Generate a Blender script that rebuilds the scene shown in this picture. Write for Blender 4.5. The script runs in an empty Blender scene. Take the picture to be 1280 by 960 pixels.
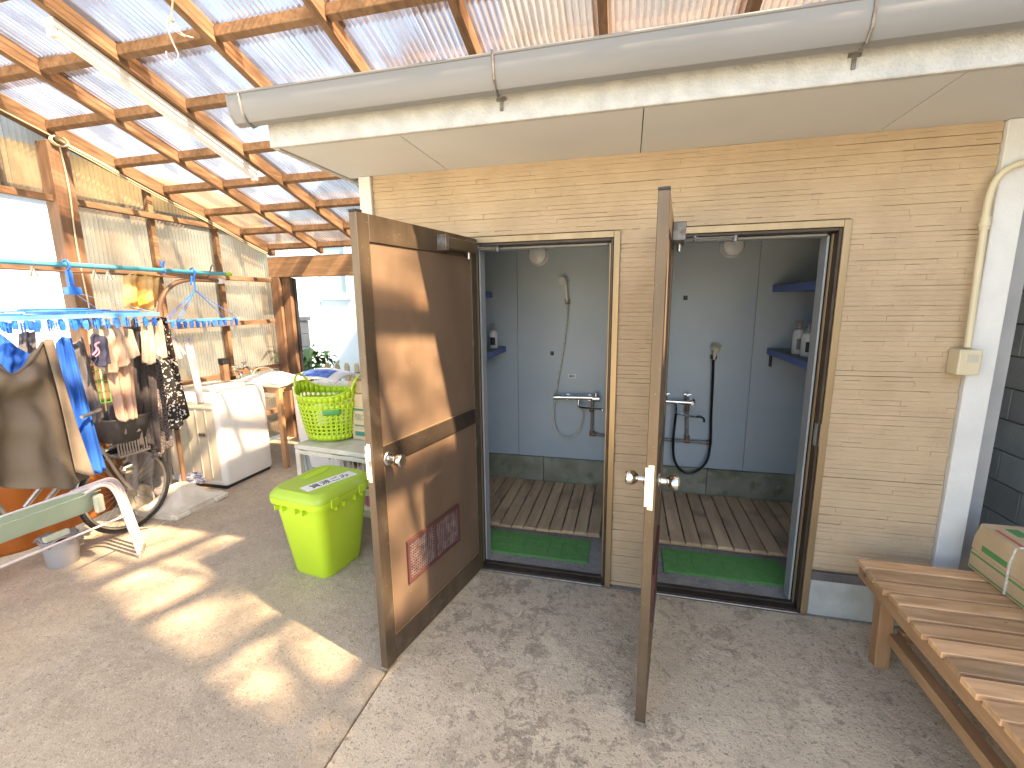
import bpy, bmesh, math, random
from mathutils import Vector, Matrix
random.seed(7)
R = math.radians
scene = bpy.context.scene
COL = scene.collection

# ------------------------------------------------------------ camera
cam_data = bpy.data.cameras.new('camera')
cam_data.sensor_width = 36.0
cam_data.lens = 565.55 / 1280 * 36
cam_data.clip_start = 0.02
cam_data.clip_end = 500
camera = bpy.data.objects.new('camera', cam_data)
COL.objects.link(camera)
rx, up, fw = (0.96917, 0.24612, -0.01178), (-0.03285, 0.17645, 0.98376), (-0.24421, 0.95304, -0.17909)
camera.matrix_world = Matrix(((rx[0], up[0], -fw[0], 0.9642), (rx[1], up[1], -fw[1], -2.3575), (rx[2], up[2], -fw[2], 1.5702), (0, 0, 0, 1)))
scene.camera = camera

# ------------------------------------------------------------ sky, sun, exposure
SUN_EL = 49.0
sx, sy = 0.954, -0.300
world = bpy.data.worlds.new('World')
scene.world = world
world.use_nodes = True
wn = world.node_tree
sky = wn.nodes.new('ShaderNodeTexSky')
sky.sky_type = 'NISHITA'
sky.sun_disc = False
sky.sun_elevation = R(SUN_EL)
sky.sun_rotation = math.atan2(sx, sy)
sky.air_density = 1.0
sky.dust_density = 2.0
wb = wn.nodes.new('ShaderNodeVectorMath'); wb.operation = 'MULTIPLY'      # camera white balance towards warm
wb.inputs[1].default_value = (1.05, 0.96, 0.86)
wn.links.new(sky.outputs[0], wb.inputs[0])
wn.links.new(wb.outputs[0], wn.nodes['Background'].inputs[0])
wn.nodes['Background'].inputs[1].default_value = 0.12
sun_data = bpy.data.lights.new('sun', 'SUN')
sun_data.energy = 5.0
sun_data.angle = R(1.1)
sun_data.color = (1.0, 0.83, 0.57)
sun = bpy.data.objects.new('sun', sun_data)
COL.objects.link(sun)
sv = Vector((sx * math.cos(R(SUN_EL)), sy * math.cos(R(SUN_EL)), math.sin(R(SUN_EL))))
sun.rotation_euler = sv.to_track_quat('Z', 'Y').to_euler()
scene.view_settings.view_transform = 'Standard'
scene.view_settings.look = 'None'
scene.view_settings.exposure = 2.75
scene.view_settings.gamma = 1.0
scene.cycles.max_bounces = 10
scene.cycles.diffuse_bounces = 5
scene.cycles.transparent_max_bounces = 24
scene.cycles.transmission_bounces = 8
scene.cycles.caustics_reflective = False
scene.cycles.caustics_refractive = False
scene.cycles.sample_clamp_indirect = 6

# ------------------------------------------------------------ material helpers
def lin(*c):
    return tuple(((x / 255) / 12.92 if x / 255 <= 0.04045 else ((x / 255 + 0.055) / 1.055) ** 2.4) for x in c)

def mat(name, col, col2=None, rough=0.55, metal=0.0, scale=6.0, stretch=(1, 1, 1), detail=6, dist=0.0, lo=0.35, hi=0.65,
        bump=0.0, bscale=80.0, bstretch=None, rand=0.0, spots=None, rvar=0.0, coat=0.0, trans=0.0, spec=0.5, alpha=1.0):
    m = bpy.data.materials.new(name)
    m.use_nodes = True
    nt = m.node_tree
    N, L = nt.nodes, nt.links
    b = N['Principled BSDF']
    tc = N.new('ShaderNodeTexCoord')
    oi = N.new('ShaderNodeObjectInfo')
    add = N.new('ShaderNodeVectorMath'); add.operation = 'MULTIPLY_ADD'
    comb = N.new('ShaderNodeCombineXYZ')
    for i in range(3):
        L.new(oi.outputs['Random'], comb.inputs[i])
    L.new(comb.outputs[0], add.inputs[0]); add.inputs[1].default_value = (37, 53, 71)
    L.new(tc.outputs['Object'], add.inputs[2])
    mp = N.new('ShaderNodeMapping'); mp.inputs['Scale'].default_value = stretch
    L.new(add.outputs[0], mp.inputs[0])
    nz = N.new('ShaderNodeTexNoise'); nz.inputs['Scale'].default_value = scale
    nz.inputs['Detail'].default_value = detail; nz.inputs['Distortion'].default_value = dist
    L.new(mp.outputs[0], nz.inputs['Vector'])
    out = None
    c1 = (*col, 1)
    if col2 is not None:
        mr = N.new('ShaderNodeMapRange'); mr.inputs['From Min'].default_value = lo; mr.inputs['From Max'].default_value = hi
        L.new(nz.outputs['Fac'], mr.inputs['Value'])
        mx = N.new('ShaderNodeMix'); mx.data_type = 'RGBA'
        mx.inputs[6].default_value = c1; mx.inputs[7].default_value = (*col2, 1)
        L.new(mr.outputs[0], mx.inputs[0]); out = mx.outputs[2]
    else:
        rgb = N.new('ShaderNodeRGB'); rgb.outputs[0].default_value = c1; out = rgb.outputs[0]
    if spots:
        for (sc, th, wdt, c3, amt) in spots:
            n2 = N.new('ShaderNodeTexNoise'); n2.inputs['Scale'].default_value = sc; n2.inputs['Detail'].default_value = 5
            L.new(add.outputs[0], n2.inputs['Vector'])
            m2 = N.new('ShaderNodeMapRange'); m2.inputs['From Min'].default_value = th; m2.inputs['From Max'].default_value = th + wdt
            m2.inputs['To Max'].default_value = amt
            L.new(n2.outputs['Fac'], m2.inputs['Value'])
            x2 = N.new('ShaderNodeMix'); x2.data_type = 'RGBA'
            L.new(m2.outputs[0], x2.inputs[0]); L.new(out, x2.inputs[6]); x2.inputs[7].default_value = (*c3, 1)
            out = x2.outputs[2]
    if rand:
        mr2 = N.new('ShaderNodeMapRange'); mr2.inputs['To Min'].default_value = 1 - rand; mr2.inputs['To Max'].default_value = 1 + rand
        L.new(oi.outputs['Random'], mr2.inputs['Value'])
        x3 = N.new('ShaderNodeVectorMath'); x3.operation = 'SCALE'
        L.new(out, x3.inputs[0]); L.new(mr2.outputs[0], x3.inputs['Scale']); out = x3.outputs[0]
    L.new(out, b.inputs['Base Color'])
    b.inputs['Roughness'].default_value = rough
    if rvar:
        mr4 = N.new('ShaderNodeMapRange'); mr4.inputs['To Min'].default_value = max(0.02, rough - rvar); mr4.inputs['To Max'].default_value = min(1, rough + rvar)
        L.new(nz.outputs['Fac'], mr4.inputs['Value']); L.new(mr4.outputs[0], b.inputs['Roughness'])
    b.inputs['Metallic'].default_value = metal
    b.inputs['Coat Weight'].default_value = coat
    b.inputs['Transmission Weight'].default_value = trans
    b.inputs['Specular IOR Level'].default_value = spec
    b.inputs['Alpha'].default_value = alpha
    if bump:
        mb_ = N.new('ShaderNodeMapping'); mb_.inputs['Scale'].default_value = bstretch or stretch
        L.new(add.outputs[0], mb_.inputs[0])
        n3 = N.new('ShaderNodeTexNoise'); n3.inputs['Scale'].default_value = bscale; n3.inputs['Detail'].default_value = 4
        L.new(mb_.outputs[0], n3.inputs['Vector'])
        bp_ = N.new('ShaderNodeBump'); bp_.inputs['Strength'].default_value = bump; bp_.inputs['Distance'].default_value = 0.004
        L.new(n3.outputs['Fac'], bp_.inputs['Height']); L.new(bp_.outputs[0], b.inputs['Normal'])
    return m

def sheet_mat(name, tint, transp, dirt, frost=0.3, edge=.25, body=.5):
    """corrugated plastic: part clear, part milky, with dirt"""
    m = bpy.data.materials.new(name)
    m.use_nodes = True
    nt = m.node_tree; N, L = nt.nodes, nt.links
    for n in list(N):
        if n.type == 'BSDF_PRINCIPLED': N.remove(n)
    o = [n for n in N if n.type == 'OUTPUT_MATERIAL'][0]
    tc = N.new('ShaderNodeTexCoord')
    nz = N.new('ShaderNodeTexNoise'); nz.inputs['Scale'].default_value = 2.2; nz.inputs['Detail'].default_value = 7
    L.new(tc.outputs['Object'], nz.inputs['Vector'])
    mr = N.new('ShaderNodeMapRange'); mr.inputs['From Min'].default_value = 0.42; mr.inputs['From Max'].default_value = 0.68
    mr.inputs['To Max'].default_value = 0.55
    L.new(nz.outputs['Fac'], mr.inputs['Value'])
    cm = N.new('ShaderNodeMix'); cm.data_type = 'RGBA'
    cm.inputs[6].default_value = (*[c * body for c in tint], 1); cm.inputs[7].default_value = (*dirt, 1)
    L.new(mr.outputs[0], cm.inputs[0])
    t = N.new('ShaderNodeBsdfTransparent'); t.inputs[0].default_value = (*tint, 1)
    tl = N.new('ShaderNodeBsdfTranslucent'); L.new(cm.outputs[2], tl.inputs[0])
    df = N.new('ShaderNodeBsdfDiffuse'); L.new(cm.outputs[2], df.inputs[0])
    gl = N.new('ShaderNodeBsdfGlossy'); gl.inputs['Roughness'].default_value = 0.18
    m1 = N.new('ShaderNodeMixShader'); m1.inputs[0].default_value = frost; L.new(tl.outputs[0], m1.inputs[1]); L.new(df.outputs[0], m1.inputs[2])
    m2 = N.new('ShaderNodeMixShader')
    lw = N.new('ShaderNodeLayerWeight'); lw.inputs[0].default_value = 0.35
    mf = N.new('ShaderNodeMapRange'); mf.inputs['To Min'].default_value = transp; mf.inputs['To Max'].default_value = transp * edge
    L.new(lw.outputs['Facing'], mf.inputs['Value'])
    nd = N.new('ShaderNodeTexNoise'); nd.inputs['Scale'].default_value = 4.5; nd.inputs['Detail'].default_value = 6
    mpd = N.new('ShaderNodeMapping'); mpd.inputs['Scale'].default_value = (1.6, .55, .55); L.new(tc.outputs['Object'], mpd.inputs[0]); L.new(mpd.outputs[0], nd.inputs['Vector'])
    md = N.new('ShaderNodeMapRange'); md.inputs['From Min'].default_value = .40; md.inputs['From Max'].default_value = .60; md.inputs['To Min'].default_value = 1.1; md.inputs['To Max'].default_value = .45  # noise in the clear share, put in to dapple the sun coming through
    L.new(nd.outputs['Fac'], md.inputs['Value'])
    mm = N.new('ShaderNodeMath'); mm.operation = 'MULTIPLY'; mm.use_clamp = True; L.new(mf.outputs[0], mm.inputs[0]); L.new(md.outputs[0], mm.inputs[1])
    L.new(mm.outputs[0], m2.inputs[0]); L.new(m1.outputs[0], m2.inputs[1]); L.new(t.outputs[0], m2.inputs[2])
    m3 = N.new('ShaderNodeMixShader'); fr = N.new('ShaderNodeFresnel'); fr.inputs[0].default_value = 1.45
    sc_ = N.new('ShaderNodeMath'); sc_.operation = 'MULTIPLY'; sc_.inputs[1].default_value = 0.6
    L.new(fr.outputs[0], sc_.inputs[0]); L.new(sc_.outputs[0], m3.inputs[0])
    L.new(m2.outputs[0], m3.inputs[1]); L.new(gl.outputs[0], m3.inputs[2])
    L.new(m3.outputs[0], o.inputs[0])
    return m

M = {}
M['siding'] = mat('siding', (.47, .36, .235), (.53, .41, .27), rough=.85, scale=7, bump=1.0, bscale=75, bstretch=(.4, 1, 1.5))
M['siding_gap'] = mat('siding_gap', (.45, .35, .225), rough=.9)
M['white_board'] = mat('white_board', (.74, .75, .74), (.66, .68, .67), rough=.75, bump=.35, bscale=150)
M['fascia'] = mat('fascia', (.56, .57, .555), (.45, .46, .45), rough=.8, scale=14, bump=1.0, bscale=95)
M['soffit'] = mat('soffit', (.68, .70, .72), (.64, .66, .68), rough=.8, scale=2)
M['gutter'] = mat('gutter', (.235, .24, .245), (.20, .205, .21), rough=.45, scale=3, stretch=(.4, 3, 3))
M['metal_bracket'] = mat('bracket_metal', (.30, .30, .29), (.16, .13, .10), rough=.5, metal=.6, scale=30)
M['frame'] = mat('anodised_frame', (.40, .295, .17), (.33, .24, .13), rough=.38, metal=.55, scale=5, stretch=(4, 4, .4))
M['frame_dark'] = mat('anodised_frame_dark', (.075, .055, .04), (.045, .033, .025), rough=.45, metal=.4, scale=9)
M['door_stile'] = mat('door_stile', (.165, .125, .085), (.12, .09, .06), rough=.42, metal=.55, scale=5, stretch=(3, 3, .5), spots=[(160, .70, .02, (.5, .47, .4), .8), (9, .6, .15, (.26, .22, .17), .5)])
M['door_panel'] = mat('door_panel', (.235, .165, .11), (.195, .135, .09), rough=.5, metal=.3, scale=3, stretch=(2, 2, .6), spots=[(150, .72, .02, (.6, .52, .4), .7), (5, .58, .2, (.36, .26, .17), .5)])
M['door_rail'] = mat('door_rail', (.085, .065, .048), (.06, .045, .035), rough=.4, metal=.5, scale=6, spots=[(170, .68, .02, (.4, .37, .32), .8)])
M['vent'] = mat('vent_maroon', (.13, .05, .045), (.09, .035, .035), rough=.5)
M['vent_dust'] = mat('vent_dust', (.13, .075, .07), (.24, .18, .165), rough=.8, scale=30)
M['chrome'] = mat('chrome', (.80, .79, .77), (.62, .60, .57), rough=.16, metal=1, scale=20)
M['chrome_dull'] = mat('dull_chrome', (.62, .60, .57), (.45, .43, .40), rough=.32, metal=1, scale=25)
M['inner_wall'] = mat('inner_wall', (.49, .56, .61), (.44, .51, .57), rough=.42, scale=2.5, bump=.08, bscale=40, spots=[(1.7, .55, .2, (.35, .45, .60), .6)])
M['inner_jamb'] = mat('inner_jamb', (.40, .43, .45), (.34, .37, .39), rough=.5, scale=4)
M['plinth'] = mat('mossy_plinth', (.36, .35, .28), (.20, .21, .14), rough=.85, scale=5, bump=.6, bscale=50, spots=[(9, .55, .15, (.12, .14, .07), .7), (16, .62, .1, (.40, .38, .33), .6)])
M['shelf_blue'] = mat('shelf_blue', (.10, .16, .48), (.08, .13, .40), rough=.45, scale=6)
M['shelf_top'] = mat('shelf_top', (.22, .23, .24), (.15, .16, .18), rough=.6, scale=12)
M['rafter'] = mat('rafter_wood', (.26, .165, .10), (.165, .102, .06), spec=.2, rough=.8, scale=5, stretch=(6, .6, 6), bump=.3, bscale=30, rand=.12, dist=.6)
M['beam'] = mat('beam_wood', (.33, .21, .125), (.24, .15, .085), spec=.2, rough=.8, scale=5, stretch=(.6, 6, 6), bump=.3, bscale=30, rand=.10, dist=.6)
M['post'] = mat('post_wood', (.24, .14, .08), (.16, .092, .055), rough=.7, scale=5, stretch=(6, 6, .5), bump=.3, bscale=30, rand=.1, dist=.6)
M['duck'] = mat('duckboard_wood', (.70, .49, .30), (.52, .35, .205), rough=.7, scale=4, stretch=(5, .7, 5), bump=.3, bscale=40, rand=.16, spots=[(3, .55, .12, (.20, .14, .10), .6)])
M['bench'] = mat('bench_wood', (.70, .44, .24), (.46, .27, .135), rough=.5, scale=4, stretch=(.8, 6, 6), bump=.35, bscale=40, rand=.34, dist=.9, spots=[(2.5, .56, .14, (.52, .42, .30), .7), (26, .70, .06, (.10, .06, .04), .7)])
M['bench_leg'] = mat('bench_leg_wood', (.45, .26, .13), (.31, .17, .085), rough=.6, scale=4, stretch=(5, 5, .7), bump=.3, bscale=40, rand=.1, dist=.6)
M['bench_rail'] = mat('bench_rail_wood', (.48, .29, .15), (.34, .195, .10), rough=.6, scale=4, stretch=(5, .7, 5), bump=.3, bscale=40, rand=.1, dist=.6)
M['mat_green'] = mat('mat_green', (.17, .42, .12), (.14, .35, .10), rough=.6, scale=30, bump=.5, bscale=140)
M['base_concrete'] = mat('base_concrete', (.55, .56, .53), (.42, .43, .40), rough=.85, scale=9, bump=.7, bscale=70)
M['base_flash'] = mat('base_flashing', (.16, .145, .14), (.11, .10, .10), rough=.5)
M['lime'] = mat('lime_plastic', (.50, .72, .03), (.46, .67, .025), rough=.38, scale=3, bump=.05, bscale=90)
M['lime_lid'] = mat('lime_lid_plastic', (.40, .58, .05), (.36, .53, .05), rough=.42, scale=3, spots=[(12, .6, .1, (.5, .6, .2), .4)])
M['green_label'] = mat('green_label', (.10, .36, .10), rough=.4)
M['white_plastic'] = mat('white_plastic', (.82, .82, .80), (.76, .76, .74), rough=.35, scale=3)
M['white_dirty'] = mat('white_dirty', (.70, .68, .60), (.52, .49, .40), rough=.6, scale=7, spots=[(5, .58, .12, (.36, .32, .24), .6)])
M['cream_plastic'] = mat('cream_plastic', (.66, .60, .42), (.60, .54, .37), rough=.45)
M['machine_side'] = mat('machine_side', (.62, .58, .47), (.54, .50, .40), rough=.5, scale=4)
M['paper'] = mat('paper_white', (.80, .81, .80), rough=.8)
M['ink'] = mat('ink_dark', (.03, .03, .04), rough=.7)
M['ink_green'] = mat('ink_green', (.10, .30, .10), rough=.8)
M['ink_teal'] = mat('ink_teal', (.05, .22, .17), rough=.8)
M['ink_red'] = mat('ink_red', (.50, .14, .08), rough=.8)
M['ink_blue'] = mat('ink_blue', (.03, .07, .45), (.10, .25, .65), rough=.35, scale=18)
M['card'] = mat('cardboard', (.50, .37, .22), (.44, .32, .19), rough=.85, scale=9, bump=.2, bscale=60)
M['card_pale'] = mat('cardboard_pale', (.60, .47, .30), (.52, .40, .25), rough=.85, scale=9, bump=.2, bscale=60)
M['rope'] = mat('rope_white', (.70, .69, .62), (.5, .49, .42), rough=.8, scale=60)
M['black'] = mat('black_rubber', (.018, .018, .02), rough=.5)
M['blackhose'] = mat('black_hose', (.012, .012, .014), rough=.28)
M['blue_pipe'] = mat('blue_pipe', (.05, .30, .42), (.10, .38, .48), rough=.35, scale=9, stretch=(3, .5, 3))
M['blue_plastic'] = mat('blue_plastic', (.03, .16, .70), (.05, .26, .80), rough=.35, scale=8)
M['blue_light'] = mat('blue_light_plastic', (.12, .42, .80), (.20, .50, .82), rough=.35, scale=5)
M['brown_pipe'] = mat('brown_pipe', (.18, .10, .06), (.24, .14, .08), rough=.4, scale=8)
M['canvas'] = mat('canvas_green', (.33, .48, .42), (.42, .55, .47), rough=.75, scale=4, bump=.4, bscale=200)
M['tube_white'] = mat('tube_paint', (.66, .62, .66), (.55, .50, .53), rough=.35, scale=12, spots=[(40, .68, .04, (.2, .12, .08), .8)])
M['orange_tarp'] = mat('orange_tarp', (.55, .17, .02), (.38, .11, .02), rough=.5, scale=3)
M['grey_bag'] = mat('grey_bag', (.38, .36, .35), (.24, .23, .23), rough=.35, scale=7)
M['bucket'] = mat('bucket_plastic', (.55, .56, .60), (.45, .46, .50), rough=.3, trans=.35)
M['steel'] = mat('steel', (.50, .49, .47), (.38, .37, .34), rough=.3, metal=.9, scale=20)
M['block'] = mat('block_grey', (.50, .50, .46), (.40, .40, .37), rough=.9, scale=5, bump=.8, bscale=60, rand=.12)
M['mortar'] = mat('mortar', (.12, .12, .11), rough=.9)
M['leaf'] = mat('leaf_green', (.05, .14, .025), (.09, .20, .03), rough=.5, scale=3, rand=.2)
M['stem'] = mat('plant_stem', (.10, .12, .04), rough=.7)
M['picket'] = mat('picket_wood', (.50, .42, .24), (.42, .35, .20), rough=.7, scale=5, stretch=(4, 4, .6), rand=.1)
M['house_wall'] = mat('house_wall', (.40, .47, .54), (.36, .43, .50), rough=.8, scale=3, bump=.3, bscale=60)
M['house_glass'] = mat('house_glass', (.20, .30, .34), rough=.08, spec=.8)
M['pale_wall'] = mat('pale_wall', (.60, .58, .54), (.55, .53, .50), rough=.8)  # pale, so the added neighbour blocks bounce light back
M['roof_dark'] = mat('roof_dark', (.10, .10, .11), rough=.7)
M['pipe_grey'] = mat('pipe_grey', (.30, .29, .27), (.20, .17, .14), rough=.5, scale=22)
M['lamp_glass'] = mat('lamp_glass', (.90, .91, .94), rough=.3)
M['return_board'] = mat('return_board', (.42, .43, .44), (.36, .37, .38), rough=.7)
M['canvas_pale'] = mat('canvas_pale', (.42, .46, .38), (.36, .40, .33), rough=.8)
M['sheet_roof'] = sheet_mat('roof_sheet', (.86, .745, .68), .97, (.30, .26, .25), .4, .28, .34)
M['sheet_wall'] = sheet_mat('wall_sheet', (.70, .60, .48), .34, (.22, .16, .10), .6, .22, .34)
M['cloth_taupe'] = mat('cloth_taupe', (.155, .128, .095), (.13, .105, .078), rough=.85, scale=5, bump=.3, bscale=260)
M['cloth_blue'] = mat('cloth_blue', (.02, .14, .62), (.02, .11, .5), rough=.75, scale=5)
M['cloth_grey'] = mat('cloth_grey', (.16, .155, .165), (.12, .115, .12), rough=.85, scale=40)
M['cloth_navy'] = mat('cloth_navy', (.02, .025, .06), (.03, .035, .08), rough=.8, scale=20)
M['cloth_pink'] = mat('cloth_pink', (.48, .33, .25), (.42, .27, .21), rough=.8, scale=6)
M['cloth_cream'] = mat('cloth_cream', (.50, .41, .33), (.40, .31, .25), rough=.8, scale=9)
M['cloth_dark'] = mat('cloth_dark', (.07, .06, .062), (.045, .04, .042), rough=.85, scale=30)
M['cloth_fleck'] = mat('cloth_fleck', (.05, .045, .05), (.30, .26, .26), rough=.85, scale=140, lo=.45, hi=.55)
M['cloth_spot'] = mat('cloth_spot', (.012, .012, .014), (.66, .63, .60), rough=.8, scale=52, detail=1, lo=.59, hi=.62)
M['cloth_mauve'] = mat('cloth_mauve', (.50, .46, .51), (.40, .35, .42), rough=.8, scale=12)
M['cloth_orange'] = mat('cloth_orange', (.72, .30, .03), (.80, .58, .25), rough=.75, scale=7)
M['net_green'] = mat('net_green', (.12, .60, .10), rough=.5)
M['bottle_white'] = mat('bottle_white', (.72, .72, .70), (.66, .66, .64), rough=.3)
M['bottle_cap'] = mat('bottle_cap', (.38, .31, .27), rough=.35)
M['gravel'] = mat('ground_gravel', (.42, .40, .36), (.30, .285, .25), rough=.9, scale=20, bump=.8, bscale=60)
M['plastic_bag'] = mat('plastic_bag', (.70, .74, .78), (.60, .64, .70), rough=.3, scale=8)

def concrete(name, a, b_, dark, light, patchy):
    """floor slab: broad tone, worn skin with curdled edges, stones and pits"""
    m = bpy.data.materials.new(name); m.use_nodes = True
    nt = m.node_tree; N, L = nt.nodes, nt.links
    bs = N['Principled BSDF']
    tc = N.new('ShaderNodeTexCoord')
    def noise(s, d=6, di=0.0, rough=.5):
        n = N.new('ShaderNodeTexNoise'); n.inputs['Scale'].default_value = s; n.inputs['Detail'].default_value = d
        n.inputs['Distortion'].default_value = di; n.inputs['Roughness'].default_value = rough
        L.new(tc.outputs['Object'], n.inputs['Vector']); return n.outputs['Fac']
    def rng(v, lo, hi, t0=0., t1=1.):
        r = N.new('ShaderNodeMapRange'); r.inputs['From Min'].default_value = lo; r.inputs['From Max'].default_value = hi
        r.inputs['To Min'].default_value = t0; r.inputs['To Max'].default_value = t1
        L.new(v, r.inputs['Value']); return r.outputs[0]
    def mix(f, x, y):
        k = N.new('ShaderNodeMix'); k.data_type = 'RGBA'; L.new(f, k.inputs[0])
        for i, v in ((6, x), (7, y)):
            if isinstance(v, tuple): k.inputs[i].default_value = (*v, 1)
            else: L.new(v, k.inputs[i])
        return k.outputs[2]
    def mul(x, y):
        k = N.new('ShaderNodeMath'); k.operation = 'MULTIPLY'; L.new(x, k.inputs[0])
        if isinstance(y, float): k.inputs[1].default_value = y
        else: L.new(y, k.inputs[1])
        return k.outputs[0]
    c = mix(rng(noise(1.1, 5), .35, .65), a, b_)
    c = mix(rng(noise(7, 6, .4), .5, .68, 0, .55), c, light)
    big = rng(noise(1.3, 3), .42, .60)
    curd = rng(noise(13, 7, .5, .68), .52, .55)
    c = mix(mul(mul(curd, big), patchy * .85), c, dark)
    curd2 = rng(noise(26, 3, .5, .6), .62, .65)
    c = mix(mul(curd2, patchy * .7), c, dark)
    c = mix(rng(noise(34, 4, .8, .7), .56, .60, 0, .45), c, light)
    c = mix(rng(noise(5, 6, .3, .7), .56, .66, 0, .35), c, dark)
    c = mix(rng(noise(110, 2), .62, .66, 0, .6), c, (.12, .10, .08))
    c = mix(rng(noise(80, 2), .63, .67, 0, .55), c, (.60, .57, .50))
    c = mix(rng(noise(260, 3), .40, .70, 0, .30), c, (.16, .14, .12))
    L.new(c, bs.inputs['Base Color'])
    L.new(rng(noise(3), .3, .7, .62, .88), bs.inputs['Roughness'])
    bpn = N.new('ShaderNodeBump'); bpn.inputs['Strength'].default_value = .8; bpn.inputs['Distance'].default_value = .004
    ad = N.new('ShaderNodeMath'); ad.operation = 'ADD'
    L.new(noise(150, 4), ad.inputs[0]); L.new(mul(noise(28, 5), 1.5), ad.inputs[1])
    L.new(ad.outputs[0], bpn.inputs['Height']); L.new(bpn.outputs[0], bs.inputs['Normal'])
    return m
M['slab_left'] = concrete('slab_left', (.46, .385, .28), (.38, .32, .24), (.26, .215, .16), (.56, .48, .365), .35)
M['slab_right'] = concrete('slab_right', (.66, .55, .395), (.56, .47, .34), (.29, .235, .165), (.78, .67, .49), .85)
M['shower_floor'] = concrete('shower_floor', (.40, .38, .35), (.34, .32, .30), (.22, .20, .18), (.48, .45, .41), .4)

# ------------------------------------------------------------ mesh helpers
class MB:
    def __init__(s): s.v, s.f = [], []
    def box(s, x0, x1, y0, y1, z0, z1, T=None):
        n = len(s.v)
        pts = [(x, y, z) for z in (z0, z1) for y in (y0, y1) for x in (x0, x1)]
        if T is not None: pts = [tuple(T @ Vector(p)) for p in pts]
        s.v += pts
        for q in ((0, 2, 3, 1), (4, 5, 7, 6), (0, 1, 5, 4), (2, 6, 7, 3), (0, 4, 6, 2), (1, 3, 7, 5)):
            s.f.append(tuple(n + i for i in q))
        return s
    def bar(s, p, q, w, h, upv=(0, 0, 1)):
        p, q = Vector(p), Vector(q); d = (q - p).normalized(); u = Vector(upv)
        a = d.cross(u)
        if a.length < 1e-4: a = d.cross(Vector((1, 0, 0)))
        a.normalize(); b = a.cross(d).normalized(); n = len(s.v)
        for e in (p, q):
            for i, j in ((-1, -1), (1, -1), (1, 1), (-1, 1)):
                s.v.append(tuple(e + a * (w / 2 * i) + b * (h / 2 * j)))
        for k in range(4):
            s.f.append((n + k, n + (k + 1) % 4, n + 4 + (k + 1) % 4, n + 4 + k))
        s.f.append((n + 3, n + 2, n + 1, n)); s.f.append((n + 4, n + 5, n + 6, n + 7))
        return s
    def tube(s, pts, r, k=10, closed=False, cap=True):
        P = [Vector(p) for p in pts]; n = len(s.v); m = len(P); prev = None
        rr = r if isinstance(r, (list, tuple)) else [r] * m
        for i, p in enumerate(P):
            if closed: d = P[(i + 1) % m] - P[i - 1]
            else: d = P[min(i + 1, m - 1)] - P[max(i - 1, 0)]
            d.normalize()
            if prev is None:
                a = d.orthogonal().normalized()
            else:
                a = (prev - d * prev.dot(d)).normalized()
            prev = a; b = d.cross(a)
            for j in range(k):
                t = 2 * math.pi * j / k
                s.v.append(tuple(p + (a * math.cos(t) + b * math.sin(t)) * rr[i]))
        for i in range(m if closed else m - 1):
            for j in range(k):
                i2 = (i + 1) % m
                s.f.append((n + i * k + j, n + i * k + (j + 1) % k, n + i2 * k + (j + 1) % k, n + i2 * k + j))
        if cap and not closed:
            s.f.append(tuple(n + j for j in range(k))[::-1]); s.f.append(tuple(n + (m - 1) * k + j for j in range(k)))
        return s
    def lathe(s, prof, c=(0, 0, 0), axis='Z', k=24, T=None):
        n = len(s.v); m = len(prof)
        for (r, h) in prof:
            for j in range(k):
                t = 2 * math.pi * j / k; a, b = r * math.cos(t), r * math.sin(t)
                p = {'Z': (a, b, h), 'Y': (a, h, b), 'X': (h, a, b)}[axis]
                p = Vector(p)
                if T is not None: p = T @ p
                s.v.append(tuple(p + Vector(c)))
        for i in range(m - 1):
            for j in range(k):
                s.f.append((n + i * k + j, n + i * k + (j + 1) % k, n + (i + 1) * k + (j + 1) % k, n + (i + 1) * k + j))
        s.f.append(tuple(n + j for j in range(k))[::-1]); s.f.append(tuple(n + (m - 1) * k + j for j in range(k)))
        return s
    def prism(s, poly, lo, hi, axis='X'):
        n = len(s.v); m = len(poly)
        for h in (lo, hi):
            for (a, b) in poly:
                s.v.append({'X': (h, a, b), 'Y': (a, h, b), 'Z': (a, b, h)}[axis])
        for i in range(m): s.f.append((n + i, n + (i + 1) % m, n + m + (i + 1) % m, n + m + i))
        s.f.append(tuple(n + i for i in range(m))[::-1]); s.f.append(tuple(n + m + i for i in range(m)))
        return s
    def grid(s, fn, nu, nv, wrap=False):
        n = len(s.v); U = nu if wrap else nu + 1
        for j in range(nv + 1):
            for i in range(U): s.v.append(tuple(fn(i / nu, j / nv)))
        for j in range(nv):
            for i in range(nu):
                a, b = n + j * U + i, n + j * U + (i + 1) % U
                s.f.append((a, b, b + U, a + U))
        return s
    def rrect(s, w0, d0, z0, w1, d1, z1, r, c=(0, 0), k=5, caps=True, rows=None):
        """rounded-rectangle loft; rows = list of (w, d, z, r)"""
        rows = rows or [(w0, d0, z0, r), (w1, d1, z1, r)]
        n = len(s.v); m = 4 * (k + 1)
        for (w, d, z, rr) in rows:
            for q, (sx_, sy_) in enumerate(((1, 1), (-1, 1), (-1, -1), (1, -1))):
                for i in range(k + 1):
                    t = math.pi / 2 * (q + i / k)
                    s.v.append((c[0] + sx_ * (w / 2 - rr) + rr * math.cos(t), c[1] + sy_ * (d / 2 - rr) + rr * math.sin(t), z))
        for a in range(len(rows) - 1):
            for i in range(m): s.f.append((n + a * m + i, n + a * m + (i + 1) % m, n + (a + 1) * m + (i + 1) % m, n + (a + 1) * m + i))
        if caps:
            s.f.append(tuple(n + i for i in range(m))[::-1]); s.f.append(tuple(n + (len(rows) - 1) * m + i for i in range(m)))
        return s
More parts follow.
